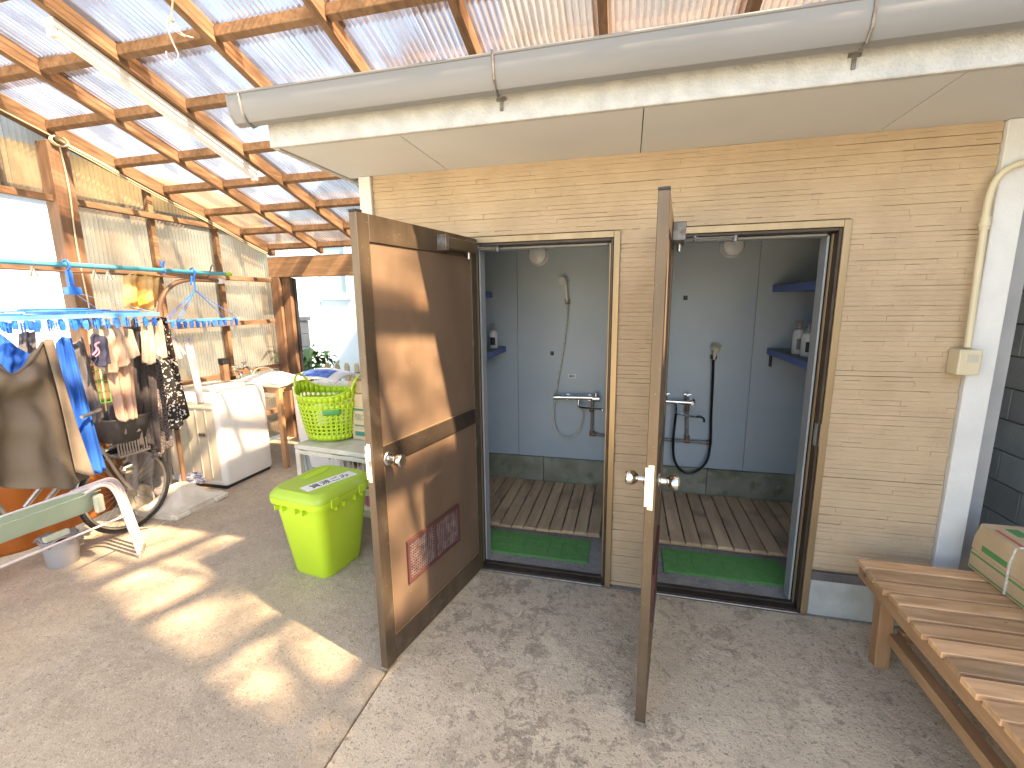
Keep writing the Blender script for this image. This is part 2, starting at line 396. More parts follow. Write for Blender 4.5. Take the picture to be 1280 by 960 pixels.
    def build(s, name, mt, parent=None, smooth=False, bevel=0.0, local=False, solid=0.0, recalc=True, bseg=1):
        me = bpy.data.meshes.new(name)
        off = Vector((0, 0, 0))
        if parent is not None and not local:
            off = wloc(parent)
        elif parent is None and s.v and not local:
            xs = [min(v[i] for v in s.v) for i in range(3)]; xe = [max(v[i] for v in s.v) for i in range(3)]
            off = Vector(((xs[0] + xe[0]) / 2, (xs[1] + xe[1]) / 2, xs[2]))
        me.from_pydata([tuple(Vector(v) - off) for v in s.v], [], s.f)
        if recalc:
            b = bmesh.new(); b.from_mesh(me); bmesh.ops.recalc_face_normals(b, faces=b.faces); b.to_mesh(me); b.free()
        me.materials.append(M[mt] if isinstance(mt, str) else mt)
        if smooth:
            me.polygons.foreach_set('use_smooth', [True] * len(me.polygons))
            me.set_sharp_from_angle(angle=R(38))
        o = bpy.data.objects.new(name, me); COL.objects.link(o)
        if parent is not None: o.parent = parent
        elif not local: o.location = off
        if bevel:
            bv = o.modifiers.new('bevel', 'BEVEL'); bv.width = bevel; bv.segments = bseg; bv.limit_method = 'ANGLE'
        if solid:
            so = o.modifiers.new('solid', 'SOLIDIFY'); so.thickness = solid; so.offset = 0
        return o

def wloc(o):
    l = Vector(o.location)
    while o.parent: o = o.parent; l += Vector(o.location)
    return l

def tag(o, label=None, cat=None, group=None, kind=None):
    if label: o['label'] = label
    if cat: o['category'] = cat
    if group: o['group'] = group
    if kind: o['kind'] = kind
    return o

def thing(name, label, cat, loc=(0, 0, 0), group=None, rz=0.0):
    o = bpy.data.objects.new(name, None); COL.objects.link(o)
    o.location = loc; o.rotation_euler = (0, 0, rz); o.empty_display_size = .05
    return tag(o, label, cat, group)

def copy_obj(o, parent=None, loc=None):
    c = o.copy(); COL.objects.link(c)
    if parent is not None: c.parent = parent
    if loc is not None: c.location = loc
    return c

def text(body, size, mt, parent, loc, rot, name='lettering', ext=.0006, align='CENTER'):
    cu = bpy.data.curves.new(name, 'FONT'); cu.body = body; cu.size = size; cu.align_x = align; cu.align_y = 'CENTER'
    cu.extrude = ext; cu.resolution_u = 2
    tmp = bpy.data.objects.new(name, cu); COL.objects.link(tmp)
    dg = bpy.context.evaluated_depsgraph_get(); me = bpy.data.meshes.new_from_object(tmp.evaluated_get(dg))
    COL.objects.unlink(tmp); bpy.data.objects.remove(tmp)
    me.materials.clear(); me.materials.append(M[mt])
    o = bpy.data.objects.new(name, me); COL.objects.link(o); o.parent = parent
    o.location = loc; o.rotation_euler = rot
    return o

def bez(p0, p1, p2, p3, n=12):
    P = [Vector(p) for p in (p0, p1, p2, p3)]
    return [P[0] * (1 - t) ** 3 + P[1] * 3 * t * (1 - t) ** 2 + P[2] * 3 * t * t * (1 - t) + P[3] * t ** 3 for t in [i / n for i in range(n + 1)]]

def smooth_path(pts, n=6):
    P = [Vector(p) for p in pts]; out = []
    for i in range(len(P) - 1):
        a, b, c, d = P[max(i - 1, 0)], P[i], P[i + 1], P[min(i + 2, len(P) - 1)]
        for k in range(n):
            t = k / n
            out.append(.5 * ((2 * b) + (c - a) * t + (2 * a - 5 * b + 4 * c - d) * t * t + (3 * b - a - 3 * c + d) * t ** 3))
    out.append(P[-1]); return out

# ------------------------------------------------------------ ground and slabs
g = MB(); g.box(-60, 60, -60, 60, -.5, -.06)
tag(g.build('ground', 'gravel'), 'pale gravel ground around the yard and beyond the fence', kind='structure')
s1 = MB(); s1.box(-3.05, -.004, -6, 2.2, -.05, 0)
tag(s1.build('concrete_floor', 'slab_left', bevel=.004), 'older grey concrete slab under the laundry side of the lean-to', kind='structure')
s2 = MB(); s2.box(.004, 3.30, -6, -.03, -.05, 0)
tag(s2.build('concrete_floor', 'slab_right', bevel=.004), 'mottled beige concrete slab in front of the shower doors', kind='structure')
s3 = MB(); s3.box(-.6, 3.3, -.026, 1.6, -.055, -.004)
tag(s3.build('building_pad', 'shower_floor'), 'concrete pad beneath the shower building', kind='structure')

# ------------------------------------------------------------ shower building
B = thing('shower_building', 'low beige sided building with two open shower rooms and white eaves', 'building', (1.0, .7, 0))
ZS = 2.246
OP = [(.115, .915), (1.085, 1.886)]      # outer door frame extents
HT = 1.902
# substrate wall
w = MB()
w.box(-.46, OP[0][0] + .02, .006, .10, 0, ZS)
w.box(OP[0][1] - .02, OP[1][0] + .02, .006, .10, 0, ZS)
w.box(OP[1][1] - .02, 2.45, .006, .10, .02, ZS)
w.box(OP[0][0] + .02, OP[0][1] - .02, .006, .10, HT - .02, ZS)
w.box(OP[1][0] + .02, OP[1][1] - .02, .006, .10, HT - .02, ZS)
w.build('wall_backing', 'siding_gap', B)
# stacked-strip siding relief
sd = MB(); z = .012
rs = random.Random(3)
row = 0
while z < ZS - .004:
    h = rs.uniform(.0195, .0245); z1 = min(z + h, ZS)
    spans = []
    x0, x1 = -.405, 2.368
    if z < .245: x1 = OP[1][1] - .006
    if z1 < HT + .01: cuts = [(a, b) for a, b in OP]
    else: cuts = []
    cur = x0
    for a, b in cuts:
        if a > cur: spans.append((cur, min(a + .004, x1)))
        cur = b - .004
    if cur < x1: spans.append((cur, x1))
    rowd = rs.uniform(.0025, .0085); rough_row = rs.random() < .55
    for a, b in spans:
        x = a
        while x < b - .001:
            l = rs.uniform(.03, .11) if rough_row else rs.uniform(.18, .75)
            e = min(x + l, b)
            dp = rowd + (rs.uniform(-.0015, .0025) if rough_row else rs.uniform(-.001, .001))
            sd.box(x + (0 if rough_row or rs.random() < .7 else .0012), e, -.004 - dp, .0058, z, z1 - (.0006 if rs.random() < .8 else .002))
            x = e
    z = z1; row += 1
o = sd.build('siding_strips', 'siding', B, recalc=False); o['kind'] = 'stuff'; o['label'] = 'thin stacked-stone pattern siding strips in sandy beige'
# corner boards
c1 = MB(); c1.box(-.48, -.408, -.030, .12, .0, ZS - .002); c1.build('corner_board', 'white_board', B, bevel=.003)
c1 = MB(); c1.box(2.371, 2.468, -.032, .12, .236, ZS - .002); c1.build('corner_board', 'white_board', B, bevel=.003)
c1 = MB(); c1.box(2.474, 2.60, .10, .14, .0, 2.24); c1.build('return_board', 'return_board', B, bevel=.002)
# base
b1 = MB(); b1.box(OP[1][1] + .002, 2.46, -.012, .09, -.003, .19); b1.build('foundation', 'base_concrete', B, bevel=.004)
b1 = MB(); b1.box(OP[1][1] + .002, 2.368, -.018, .006, .192, .236); b1.build('base_flashing', 'base_flash', B, bevel=.002)
# side and rear walls, rooms
sw = MB(); sw.box(-.46, -.40, .121, 1.40, 0, ZS); sw.build('side_wall', 'siding', B)
sw = MB(); sw.box(2.34, 2.45, .121, 1.40, 0, ZS); sw.build('side_wall', 'pale_wall', B)
seams = {0: (-.40, .08, 1.005), 1: (1.005, 1.86, 2.34)}
for room in (0, 1):
    a, m_, b = seams[room]
    for (u0, u1) in ((a, m_ - .0015), (m_ + .0015, b)):
        p = MB(); p.box(u0, u1, 1.30, 1.33, .262, 2.08); p.build('wall_panel', 'inner_wall', B)
bk = MB(); bk.box(-.40, 2.34, 1.331, 1.40, 0, 2.2); bk.build('rear_wall', 'pale_wall', B)
for (u0, u1) in ((-.40, .30), (.303, 1.005), (1.065, 1.60), (1.603, 2.34)):
    p = MB(); p.box(u0, u1, 1.275, 1.330, -.003, .26); p.build('plinth', 'plinth', B, bevel=.003)
for (u0, u1, sgn) in ((-.399, -.38, 0), (1.006, 1.064, 0), (2.32, 2.339, 0)):
    p = MB(); p.box(u0, u1, .121, 1.274 if u0 != 1.006 else 1.299, -.003 if u0 == 1.006 else .0, 2.08); p.build('side_panel', 'inner_wall', B)
for (u0, u1) in ((-.38, .105), (.93, 1.005), (1.065, 1.075), (1.895, 2.32)):
    p = MB(); p.box(u0, u1, .101, .119, 0, 2.08); p.build('inner_front_panel', 'inner_wall', B)
p = MB(); p.box(-.40, 2.34, .10, 1.33, 2.081, 2.12); p.build('ceiling', 'inner_wall', B)
p = MB(); p.box(-.40, 2.34, .10, 1.33, HT, 2.08) if False else p.box(-.40, 2.34, .101, .119, HT - .01, 2.08); p.build('inner_header', 'inner_wall', B)
# soffit panels, fascia, roof
js = (-.545, .031, .994, 1.946, 2.90)
for a, b in zip(js[:-1], js[1:]):
    p = MB(); p.box(a + .002, b - .002, -.528, -.002, ZS, ZS + .012); p.build('soffit_panel', 'soffit', B)
p = MB(); p.box(-.56, 3.1, -.525, 1.5, ZS + .014, ZS + .04); p.build('soffit_backing', 'roof_dark', B)
p = MB(); p.box(-.575, 3.1, -.555, -.530, ZS - .004, ZS + .10); p.build('fascia', 'fascia', B, bevel=.003)
p = MB(); p.box(-.575, -.548, -.529, 1.5, ZS - .006, ZS + .10); p.build('verge_board', 'fascia', B, bevel=.003)
p = MB(); p.box(-.59, 3.1, -.565, 1.52, ZS + .102, ZS + .125); p.build('roof', 'roof_dark', B)
# gutter
GA, GB = -.66, 3.1
gt = MB()
prof = [(-.0, .045), (-.004, .0), (-.018, -.038), (-.045, -.056), (-.075, -.050), (-.098, -.022), (-.106, .02), (-.108, .05)]
prof_y = [(-.558 + a, 2.37 + b) for a, b in prof]
inner = [(y + (.004 if i > 3 else -.004) * (1 if i > 3 else 1), z + .004) for i, (y, z) in enumerate(prof_y)][::-1]
gt.prism(prof_y + inner, GA, GB, 'X')
gut = gt.build('gutter', 'gutter', B, smooth=True)
lip = MB(); lip.tube([(GA, -.666, 2.422), (GB, -.666, 2.422)], .006, 8); lip.build('gutter_lip', 'gutter', gut, smooth=True)
cp = MB(); cp.prism([(y * 1.0, z) for y, z in prof_y], GA - .012, GA - .001, 'X'); cp.build('gutter_end_cap', 'gutter', gut)
cb = MB()
cb.tube([(GA + .055, y - .0 + (.0 if i == 0 else -.002), z - .003) for i, (y, z) in enumerate(prof_y)], .006, 6); cb.build('gutter_collar', 'gutter', gut, smooth=True)
for gx in (.475, 1.625, 2.7):
    k = MB()
    k.tube([(gx, y - .003, z - .004) for (y, z) in prof_y[1:]] + [(gx, -.672, 2.43), (gx, -.60, 2.432), (gx, -.558, 2.42)], .0045, 6)
    k.box(gx - .018, gx + .018, -.564, -.556, 2.312, 2.322); k.box(gx - .006, gx + .006, -.562, -.556, 2.278, 2.312)
    k.build('gutter_bracket', 'metal_bracket', B, smooth=False)

# door frames
def bars(name, mt, parent, *boxes, bevel=.0015):
    k = MB()
    for bx in boxes: k.box(*bx)
    return k.build(name, mt, parent, bevel=bevel)
for (a, b), lab in zip(OP, ('left', 'right')):
    fr = bars('door_frame', 'frame', B, (a, a + .030, -.022, .02, -.002, HT), (b - .030, b, -.022, .02, -.002, HT), (a + .0305, b - .0305, -.022, .02, HT - .030, HT))
    bars('frame_rebate', 'frame_dark', fr, (a + .031, a + .044, -.012, .10, -.002, HT - .031), (b - .044, b - .031, -.012, .10, -.002, HT - .031), (a + .045, b - .045, -.012, .10, HT - .044, HT - .031))
    bars('frame_stop', 'frame', fr, (b - .052, b - .0445, .03, .045, .01, HT - .05), (a + .0445, a + .052, .03, .045, .01, HT - .05))
    bars('jamb_lining', 'inner_jamb', fr, (a + .0525, a + .062, .055, .135, .0, HT - .055), ((b - .062, b - .0525) if lab == 'right' else (b - .030, b - .012)) + (.101 if lab == 'left' else .055, .135, .0, HT - .055), (a + .063, b - .063, .055, .135, HT - .056, HT - .046))
    sl = bars('door_sill', 'frame_dark', B, (a + .045, b - .045, -.020, .025, -.002, .014), (a + .045, b - .045, .026, .055, -.002, .022))
    bars('sill_lip', 'steel', sl, (a + .045, b - .045, -.030, -.0205, -.001, .007))
st = MB(); st.box(OP[1][1] - .034, OP[1][1] - .0305, -.024, -.0225, .88, .99); st.box(OP[1][1] - .046, OP[1][1] - .0445, -.016, .012, .88, .99)
st.build('strike_plate', 'chrome', B)
pad = MB(); pad.box(-.40, 2.34, .056, 1.30, -.003, .001); tag(pad.build('shower_floor', 'shower_floor'), 'grey concrete shower floor behind the sills', kind='structure')

# door leaves, built along local +X from the hinge, inner face towards local -Y... rotated into place
def leaf(label, hinge, ang, L_, full_detail):
    root = bpy.data.objects.new('door_leaf', None); COL.objects.link(root); root.parent = B
    root.location = Vector(hinge) - wloc(B); root.rotation_euler = (0, 0, ang); root['label'] = label
    z0, z1 = .028, HT - .008; T = .035
    # y from 0 (outer face) to T (inner face): inner face is local +Y
    k = MB(); k.box(L_ - .062, L_, 0, T, z0, z1); k.box(0, .055, 0, T, z0, z1)
    k.box(.0555, L_ - .0625, 0, T, z1 - .10, z1)
    k.box(.0555, L_ - .0625, 0, T, z0, z0 + .115)
    k.build('door_rails', 'door_stile', root, local=True, bevel=.002)
    k = MB(); k.box(.0555, L_ - .0625, .004, T - .007, z0 + .1155, .918); k.box(.0555, L_ - .0625, .004, T - .007, 1.002, z1 - .1005)
    k.build('door_panel', 'door_panel', root, local=True)
    k = MB(); k.box(.0555, L_ - .0625, -.001, T + .001, .9185, 1.0015); k.build('middle_rail', 'door_rail', root, local=True, bevel=.002)
    k = MB(); k.box(.0555, L_ - .0625, .0, T - .001, 1.002, 1.006); k.box(.0555, L_ - .0625, .0, T - .001, z0 + .1155, z0 + .121)
    k.box(L_ - .066, L_ - .0626, 0, T - .001, z0 + .122, .918)
    k.build('glazing_bead', 'frame', root, local=True)
    k = MB(); k.box(L_ + .0002, L_ + .0022, .008, T - .008, .87, 1.03); k.box(L_ + .0022, L_ + .010, .012, T - .012, .935, .96)
    k.box(L_ - .001, L_ + .0015, -.0022, .0078, .88, 1.02)
    k.build('latch_plate', 'chrome', root, local=True, bevel=.0008)
    k = MB(); k.box(L_ - .0625 - .0, L_ + .001, -.001, T + .001, z0 - .012, z0 - .0005); k.build('corner_shoe', 'chrome_dull', root, local=True)
    k = MB(); k.box(L_ - .03, L_ + .001, -.0005, T + .0005, z1 + .0005, z1 + .008); k.build('corner_cap', 'black', root, local=True)
    for sgn in (1, -1):
        y0 = T if sgn > 0 else 0
        kn = MB(); kn.lathe([(.030, 0), (.031, .003), (.026, .009), (.013, .012), (.0115, .030), (.017, .036), (.0245, .044), (.027, .058), (.0265, .068), (.021, .074)], (0, 0, 0), 'Y', 28)
        kn.v = [(x, y * sgn, z) for x, y, z in kn.v]
        ob = kn.build('door_knob', 'chrome', root, local=True, smooth=True); ob.location = (L_ - .088, y0, .945)
    # vent grille low on the panel
    va, vb, vz0, vz1 = .25, .67, .325, .530
    va, vb = VENT
    k = MB(); y1 = T - .006
    k.box(va, vb, y1 - .001, y1 + .011, vz1 - .014, vz1); k.box(va, vb, y1 - .001, y1 + .011, vz0, vz0 + .014)
    k.box(va, va + .014, y1 - .001, y1 + .011, vz0 + .0142, vz1 - .0142); k.box(vb - .014, vb, y1 - .001, y1 + .011, vz0 + .0142, vz1 - .0142)
    mid = (va + vb) / 2
    k.box(mid - .006, mid + .006, y1 - .001, y1 + .009, vz0 + .0142, vz1 - .0142)
    vg = k.build('vent_frame', 'vent', root, local=True, bevel=.001)
    k = MB()
    n = 26
    for i in range(n):
        x = va + .018 + (vb - va - .036) * i / (n - 1)
        if abs(x - mid) < .008: continue
        k.box(x - .0016, x + .0016, y1 + .001, y1 + .006, vz0 + .0142, vz1 - .0142)
    for i in range(13):
        zz = vz0 + .02 + (vz1 - vz0 - .04) * i / 12
        k.box(va + .0142, vb - .0142, y1 + .0005, y1 + .0045, zz - .002, zz + .002)
    k.build('vent_louvre', 'vent_dust', vg, local=True)
    k = MB(); k.box(va + .002, vb - .002, y1 - .0008, y1 + .0003, vz0 + .002, vz1 - .002); k.build('vent_back', 'black', vg, local=True)
    # closer on inner face
    k = MB(); k.box(.06, .335, T + .0005, T + .045, z1 - .082, z1 - .030)
    cl = k.build('door_closer', 'metal_bracket' if not full_detail else 'door_stile', root, local=True, bevel=.003)
    k = MB(); k.lathe([(.009, -.03), (.010, .0)], (.115, T + .024, z1 - .083), 'Z', 12); k.build('closer_cap', 'chrome_dull', root, local=True, smooth=True)
    k = MB(); k.box(.325, .352, T + .0005, T + .050, z1 - .092, z1 - .022); k.build('closer_end', 'metal_bracket', root, local=True, bevel=.002)
    return root
VENT = (.25, .67)
leaf('brown door leaf of the left shower room, opened wide to show its vented inner face', (.150, -.026, 0), R(258.3), .840, True)
leaf('brown door leaf of the right shower room, seen edge-on with knobs on both sides', (1.127, -.026, 0), R(263.9), .835, False)
# closer arms (fixed between header and leaf)
for pts in ([(.135, -.16, 1.835), (.20, -.06, 1.845), (.285, .02, 1.852)], [(1.17, -.11, 1.835), (1.25, -.05, 1.845), (1.43, .0, 1.852)]):
    k = MB()
    k.bar(pts[0], pts[1], .016, .006); k.bar(pts[1], pts[2], .016, .006)
    k.lathe([(.008, -.012), (.008, .012)], pts[1], 'Z', 10); k.lathe([(.011, -.02), (.011, .006)], pts[2], 'Z', 10)
    k.build('closer_arm', 'metal_bracket', B)

# ------------------------------------------------------------ lean-to carport
def rz(y): return 2.79 - .313 * y              # underside of the rafters
SL = math.atan(.313)
CP = thing('lean_to_roof', 'timber lean-to with clear corrugated plastic roof sheets and walls', 'lean-to', (-1.0, 0, 0))
YF, YB = -2.24, 2.16
RX = [-3.0, -2.345, -1.76, -1.115, -.475, .17, .81, 1.445, 2.06, 2.70, 3.30]
PY = [-2.10, -1.30, -.60, -.235, .145, .56, .93, 1.31, 1.70, 2.06]
def rbeam(name, x, w, dz0, dz1, mt, y0=YF, y1=YB):
    k = MB(); n0 = 0
    poly = [(y0, rz(y0) + dz0), (y1, rz(y1) + dz0), (y1, rz(y1) + dz1), (y0, rz(y0) + dz1)]
    k.prism(poly, x - w / 2, x + w / 2, 'X'); return k.build(name, mt, CP, bevel=.003)
for i, x in enumerate(RX):
    if i == 0: rbeam('wall_plate', x, .09, 0, .105, 'rafter')
    else: rbeam('rafter', x, .042, 0.0, .088, 'rafter')
for i in range(len(RX) - 1):
    xa = RX[i] + (.047 if i == 0 else .023); xb = RX[i + 1] - .023
    for j, y in enumerate(PY):
        if RX[i] > -.5 and y > .9: continue
        k = MB(); zz = rz(y)
        poly = [(y - .020, zz + .028 + .006), (y + .020, zz + .028 - .006), (y + .020, zz + .080 - .006), (y - .020, zz + .080 + .006)]
        k.prism(poly, xa, xb, 'X'); k.build('purlin', 'rafter', CP, bevel=.002)
# corrugated sheets: curve along X, run down the slope
def roof_sheet(x0, x1, y0, y1, lift, ph):
    pitch = .032; nx = int((x1 - x0) / pitch * 6); ny = max(2, int((y1 - y0) / 1.2))
    def fn(u, v):
        x = x0 + (x1 - x0) * u; y = y0 + (y1 - y0) * v
        return (x, y, rz(y) + .098 + lift + .0075 * math.sin(2 * math.pi * (x + ph) / pitch))
    k = MB(); k.grid(fn, nx, ny)
    return k.build('roof_sheet', 'sheet_roof', CP, smooth=True, recalc=False)
for i in range(len(RX) - 1):
    for a, b, l in ((YF, -.10, .006), (-.24, YB + .08, 0.0)):
        if a > -1 and RX[i] > 2.5: continue
        roof_sheet(RX[i] - .055, RX[i + 1] + .035 if i < len(RX) - 2 else RX[i + 1], a, b, l + (i % 2) * .004, 0)
# posts, beam
def box_part(name, mt, parent, *bx, bevel=.003):
    k = MB()
    for q in bx: k.box(*q)
    return k.build(name, mt, parent, bevel=bevel)
box_part('post', 'post', CP, (-3.045, -2.93, .10, .225, 0, 2.70))
box_part('post', 'post', CP, (-3.045, -2.93, -2.2, -2.08, 0, 3.4))
box_part('post', 'post', CP, (-2.985, -2.865, 2.06, 2.17, 0, 1.868))
box_part('post', 'post', CP, (-2.855, -2.755, 2.09, 2.17, 0, 1.868))
box_part('post', 'post', CP, (-.66, -.55, 2.06, 2.17, 0, 1.868))
box_part('post', 'post', CP, (3.2, 3.3, -2.2, -2.1, 0, 3.4))
box_part('end_beam', 'beam', CP, (-3.0, -.55, 2.065, 2.165, 1.871, 2.095))
k = MB(); k.tube([(-2.735, 2.15, 0), (-2.735, 2.15, 1.86)], .018, 10); k.build('downpipe', 'black', CP, smooth=True)
# side wall: rails, studs, upright corrugated sheets
ytop = lambda y: rz(y) - .002
for z_, ya, yb in ((2.32, -2.2, 1.44), (1.84, -2.2, 2.05), (1.385, .23, 2.05), (.87, .23, 2.05), (.36, .23, 2.05)):
    for (a, b) in (((ya, .097), (.228, yb)) if ya < 0 else ((ya, yb),)):
        box_part('wall_rail', 'rafter', CP, (-3.0, -2.955, a, b, z_ - .022, z_ + .022), bevel=.002)
for y in (.80, 1.43):
    k = MB(); k.prism([(y, 0.02), (y + .04, 0.02), (y + .04, ytop(y + .04)), (y, ytop(y))], -3.052, -3.004, 'X'); k.build('stud', 'rafter', CP, bevel=.002)
def wall_sheet(y0, y1, z0, top=True, off=0, z1=None):
    pitch = .032; ny = int((y1 - y0) / pitch * 6)
    def fn(u, v):
        y = y0 + (y1 - y0) * u; zt = rz(y) + .09 if top else z1
        return (-3.072 - off + .0095 * math.sin(2 * math.pi * y / pitch), y, z0 + (zt - z0) * v)
    k = MB(); k.grid(fn, ny, 3); return k.build('wall_sheet', 'sheet_wall', CP, smooth=True, recalc=False)
ys = [.23, .84, 1.45, 2.12]
for i, (a, b) in enumerate(zip(ys[:-1], ys[1:])): wall_sheet(a - .03, b + .03, .03, off=(i % 2) * .006)
for i, (a, b) in enumerate(((-2.2, -2.05), (-2.05, -1.4), (-1.4, -.75), (-.75, -.10), (-.10, .26))): wall_sheet(a - .03, b + .03, 2.33, off=(i % 2) * .006)

# cable along the wall plate and down the post
k = MB()
pa = [(-2.945, y, rz(y) - .012 + .006 * math.sin(y * 5)) for y in [YF + .1 + i * .3 for i in range(10)]] + [(-2.94, .16, rz(.16) - .02)]
k.tube(smooth_path(pa, 3), .0055, 6)
pb = [(-2.94, .16, rz(.16) - .02)] + [(-2.945, y, rz(y) - .02 + .007 * math.sin(y * 6)) for y in (.35, .6, .9, 1.2, 1.5, 1.8, 2.02)]
k.tube(smooth_path(pb, 4), .0055, 6)
k.tube(smooth_path([(x, y, z - .018) for x, y, z in pb], 4), .005, 6)
for t in range(3):
    k.tube([(-2.925 + .01 * t, .165 + .05 * math.cos(a), rz(.16) - .035 + .032 * math.sin(a)) for a in [i * math.pi / 6 for i in range(12)]], .005, 6, closed=True)
k.tube(smooth_path([(-2.925, .17, rz(.17) - .05), (-2.922, .18, 2.4), (-2.922, .165, 2.0), (-2.922, .175, 1.5), (-2.922, .17, .9), (-2.92, .16, .5)], 6), .005, 6)
tag(k.build('cable', 'cream_plastic', smooth=True), 'cream cable run along the wall plate, looped and dropping down the post', 'cable')

# fluorescent batten
L0, L1 = (-1.80, -.52), (-1.80, .70)
t = thing('batten_light', 'long white fluorescent batten light fixed under the second rafter', 'light', (-1.8, .1, 2.7))
def along(x, y, dz): return (x, y, rz(y) + dz)
k = MB(); k.prism([(L0[1], rz(L0[1]) - .004), (L1[1], rz(L1[1]) - .004), (L1[1], rz(L1[1]) - .040), (L0[1], rz(L0[1]) - .040)], -1.835, -1.765, 'X')
k.build('housing', 'white_plastic', t, bevel=.004)
k = MB(); k.tube([along(-1.80, L0[1] + .025, -.052), along(-1.80, L1[1] - .025, -.052)], .026, 18); k.build('cover', 'lamp_glass', t, smooth=True)
for y in (L0[1] + .012, L1[1] - .012):
    k = MB(); k.box(-1.822, -1.778, y - .012, y + .012, rz(y) - .084, rz(y) - .0405); k.build('lamp_holder', 'white_plastic', t, bevel=.003)

# hook on a cord
def hk(u, v): return None
t = thing('hanging_hook', 'white wire hook tied to a cord hanging from a rafter', 'hook', (-1.062,-0.520,2.778))
k = MB(); k.tube([(-1.155, -.52, 2.96), (-1.034,-0.520,2.900), (-1.056,-0.520,2.834)], .004, 6); k.build('cord', 'cream_plastic', t, smooth=True)
k = MB(); k.lathe([(.004, -.012), (.012, -.006), (.012, .006), (.004, .012)], (-1.057,-0.520,2.828), 'Z', 10); k.build('knot', 'rope', t, smooth=True)
k = MB(); k.tube(smooth_path([(-1.057,-0.520,2.828), (-1.082,-0.520,2.813), (-1.079,-0.520,2.781), (-1.061,-0.520,2.730), (-1.042,-0.520,2.685), (-1.055,-0.520,2.664), (-1.088,-0.520,2.662), (-1.107,-0.520,2.684), (-1.107,-0.520,2.707)], 5), .0035, 7); k.build('hook', 'white_plastic', t, smooth=True)
k = MB(); k.tube(smooth_path([(-1.057,-0.520,2.828), (-1.049,-0.510,2.813), (-1.050,-0.500,2.796), (-1.025,-0.490,2.775), (-0.988,-0.480,2.765)], 4), .0028, 6); k.tube(smooth_path([(-1.057,-0.520,2.828), (-1.038,-0.530,2.792), (-1.035,-0.520,2.774), (-0.990,-0.520,2.749)], 4), .0022, 6); k.build('cord_tail', 'rope', t, smooth=True)

# ------------------------------------------------------------ boundary block wall on the right
W = thing('block_wall', 'tall grey concrete block wall to the right of the building', 'wall', (3.36, -1, 0))
k = MB(); k.box(3.32, 3.44, -6, 1.9, -.05, 2.2); k.build('wall_core', 'mortar', W)
bk0 = None
for r_ in range(11):
    for c_ in range(9):
        y0 = 1.88 - .40 * (c_ + 1) + (.2 if r_ % 2 else 0)
        if bk0 is None:
            k = MB(); k.box(0, .0, 0, 0, 0, 0) if False else k.box(3.295, 3.325, y0 + .004, y0 + .396, .002, .194)
            bk0 = k.build('block', 'block', W, bevel=.004); base_y = y0; bl = Vector(bk0.location)
        else:
            copy_obj(bk0, W, bl + Vector((0, y0 - base_y, .2 * r_)))
k = MB(); k.box(3.295, 3.325, -6, 1.88 - .4 * 9, 0, 2.2); k.build('block_run', 'block', W)
# added neighbour blocks, shaped to bound the sun patch and shade the yard
Nn = thing('shade_blocks', 'plain house blocks added beyond the block wall to shade the yard', 'house', (5.7, -5, 0))
k = MB(); k.box(3.72, 8.0, -2.42, 4.0, 0, 4.36); k.build('wall', 'pale_wall', Nn)
k = MB(); k.prism([(3.73, -2.425), (3.73, -3.60), (6.5, -4.47), (6.5, -3.30)], 0, 8.4, 'Z'); k.build('wall', 'pale_wall', Nn)
k = MB(); k.box(3.66, 8.1, -2.40, 4.1, 4.361, 4.44); k.build('roof', 'roof_dark', Nn)
k = MB(); k.prism([(3.70, -2.43), (3.70, -3.63), (6.55, -4.53), (6.55, -3.33)], 8.401, 8.5, 'Z'); k.build('roof', 'roof_dark', Nn)

# ------------------------------------------------------------ beyond the back opening
H = thing('white_house', 'pale bluish white rendered house behind the lean-to', 'house', (-4, 6, 0))
k = MB(); k.box(-5.05, -4.94, 4.6, 9, 0, 3.0); k.box(-4.939, 1.0, 5.5, 5.62, 0, 2.02 - .52)
k.box(-4.939, -4.93 + .10, 5.5, 5.62, 1.5005, 2.7); k.box(-4.36 + .08, 1.0, 5.5, 5.62, 1.5005, 2.7); k.box(-4.939, 1.0, 5.5, 5.62, 2.7005, 3.0)
k.build('wall', 'house_wall', H)
fr = box_part('window', 'white_plastic', H, (-4.83, -4.79, 5.49, 5.56, 1.76, 2.7), (-4.32, -4.28, 5.49, 5.56, 1.76, 2.7), (-4.83, -4.28, 5.49, 5.56, 1.70, 1.7595), (-4.89, -4.22, 5.46, 5.50, 1.655, 1.68), bevel=.004)
k = MB(); k.box(-4.789, -4.321, 5.53, 5.54, 1.761, 2.699); k.build('pane', 'house_glass', fr)
k = MB(); k.box(-4.83, -4.28, 5.5, 5.62, 1.5005, 1.6995); k.build('sill_wall', 'house_wall', H)
H2 = thing('side_house', 'sunlit white house wall beyond the open left side', 'house', (-5.2, 0, 0))
k = MB(); k.box(-5.4, -5.1, -9, 4.2, 0, 2.78); k.build('wall', 'house_wall', H2)
k = MB(); k.box(-5.5, -4.98, -9.2, 4.3, 2.782, 3.2); k.build('eave', 'picket', H2)
# block pillar
Pl = thing('block_pillar', 'short stacked block pillar with a cap outside the rear opening', 'pillar', (-3.85, 3.4, 0))
z = 0
for i in range(7):
    k = MB(); k.box(-4.02, -3.66, 3.3, 3.5, z, z + .186); k.build('block', 'block', Pl, bevel=.006); z += .19
k = MB(); k.box(-4.05, -3.64, 3.27, 3.53, z, z + .06); k.build('cap', 'block', Pl, bevel=.006)
k = MB(); k.box(-4.0, -3.68, 3.32, 3.48, 0, z); k.build('core', 'mortar', Pl)
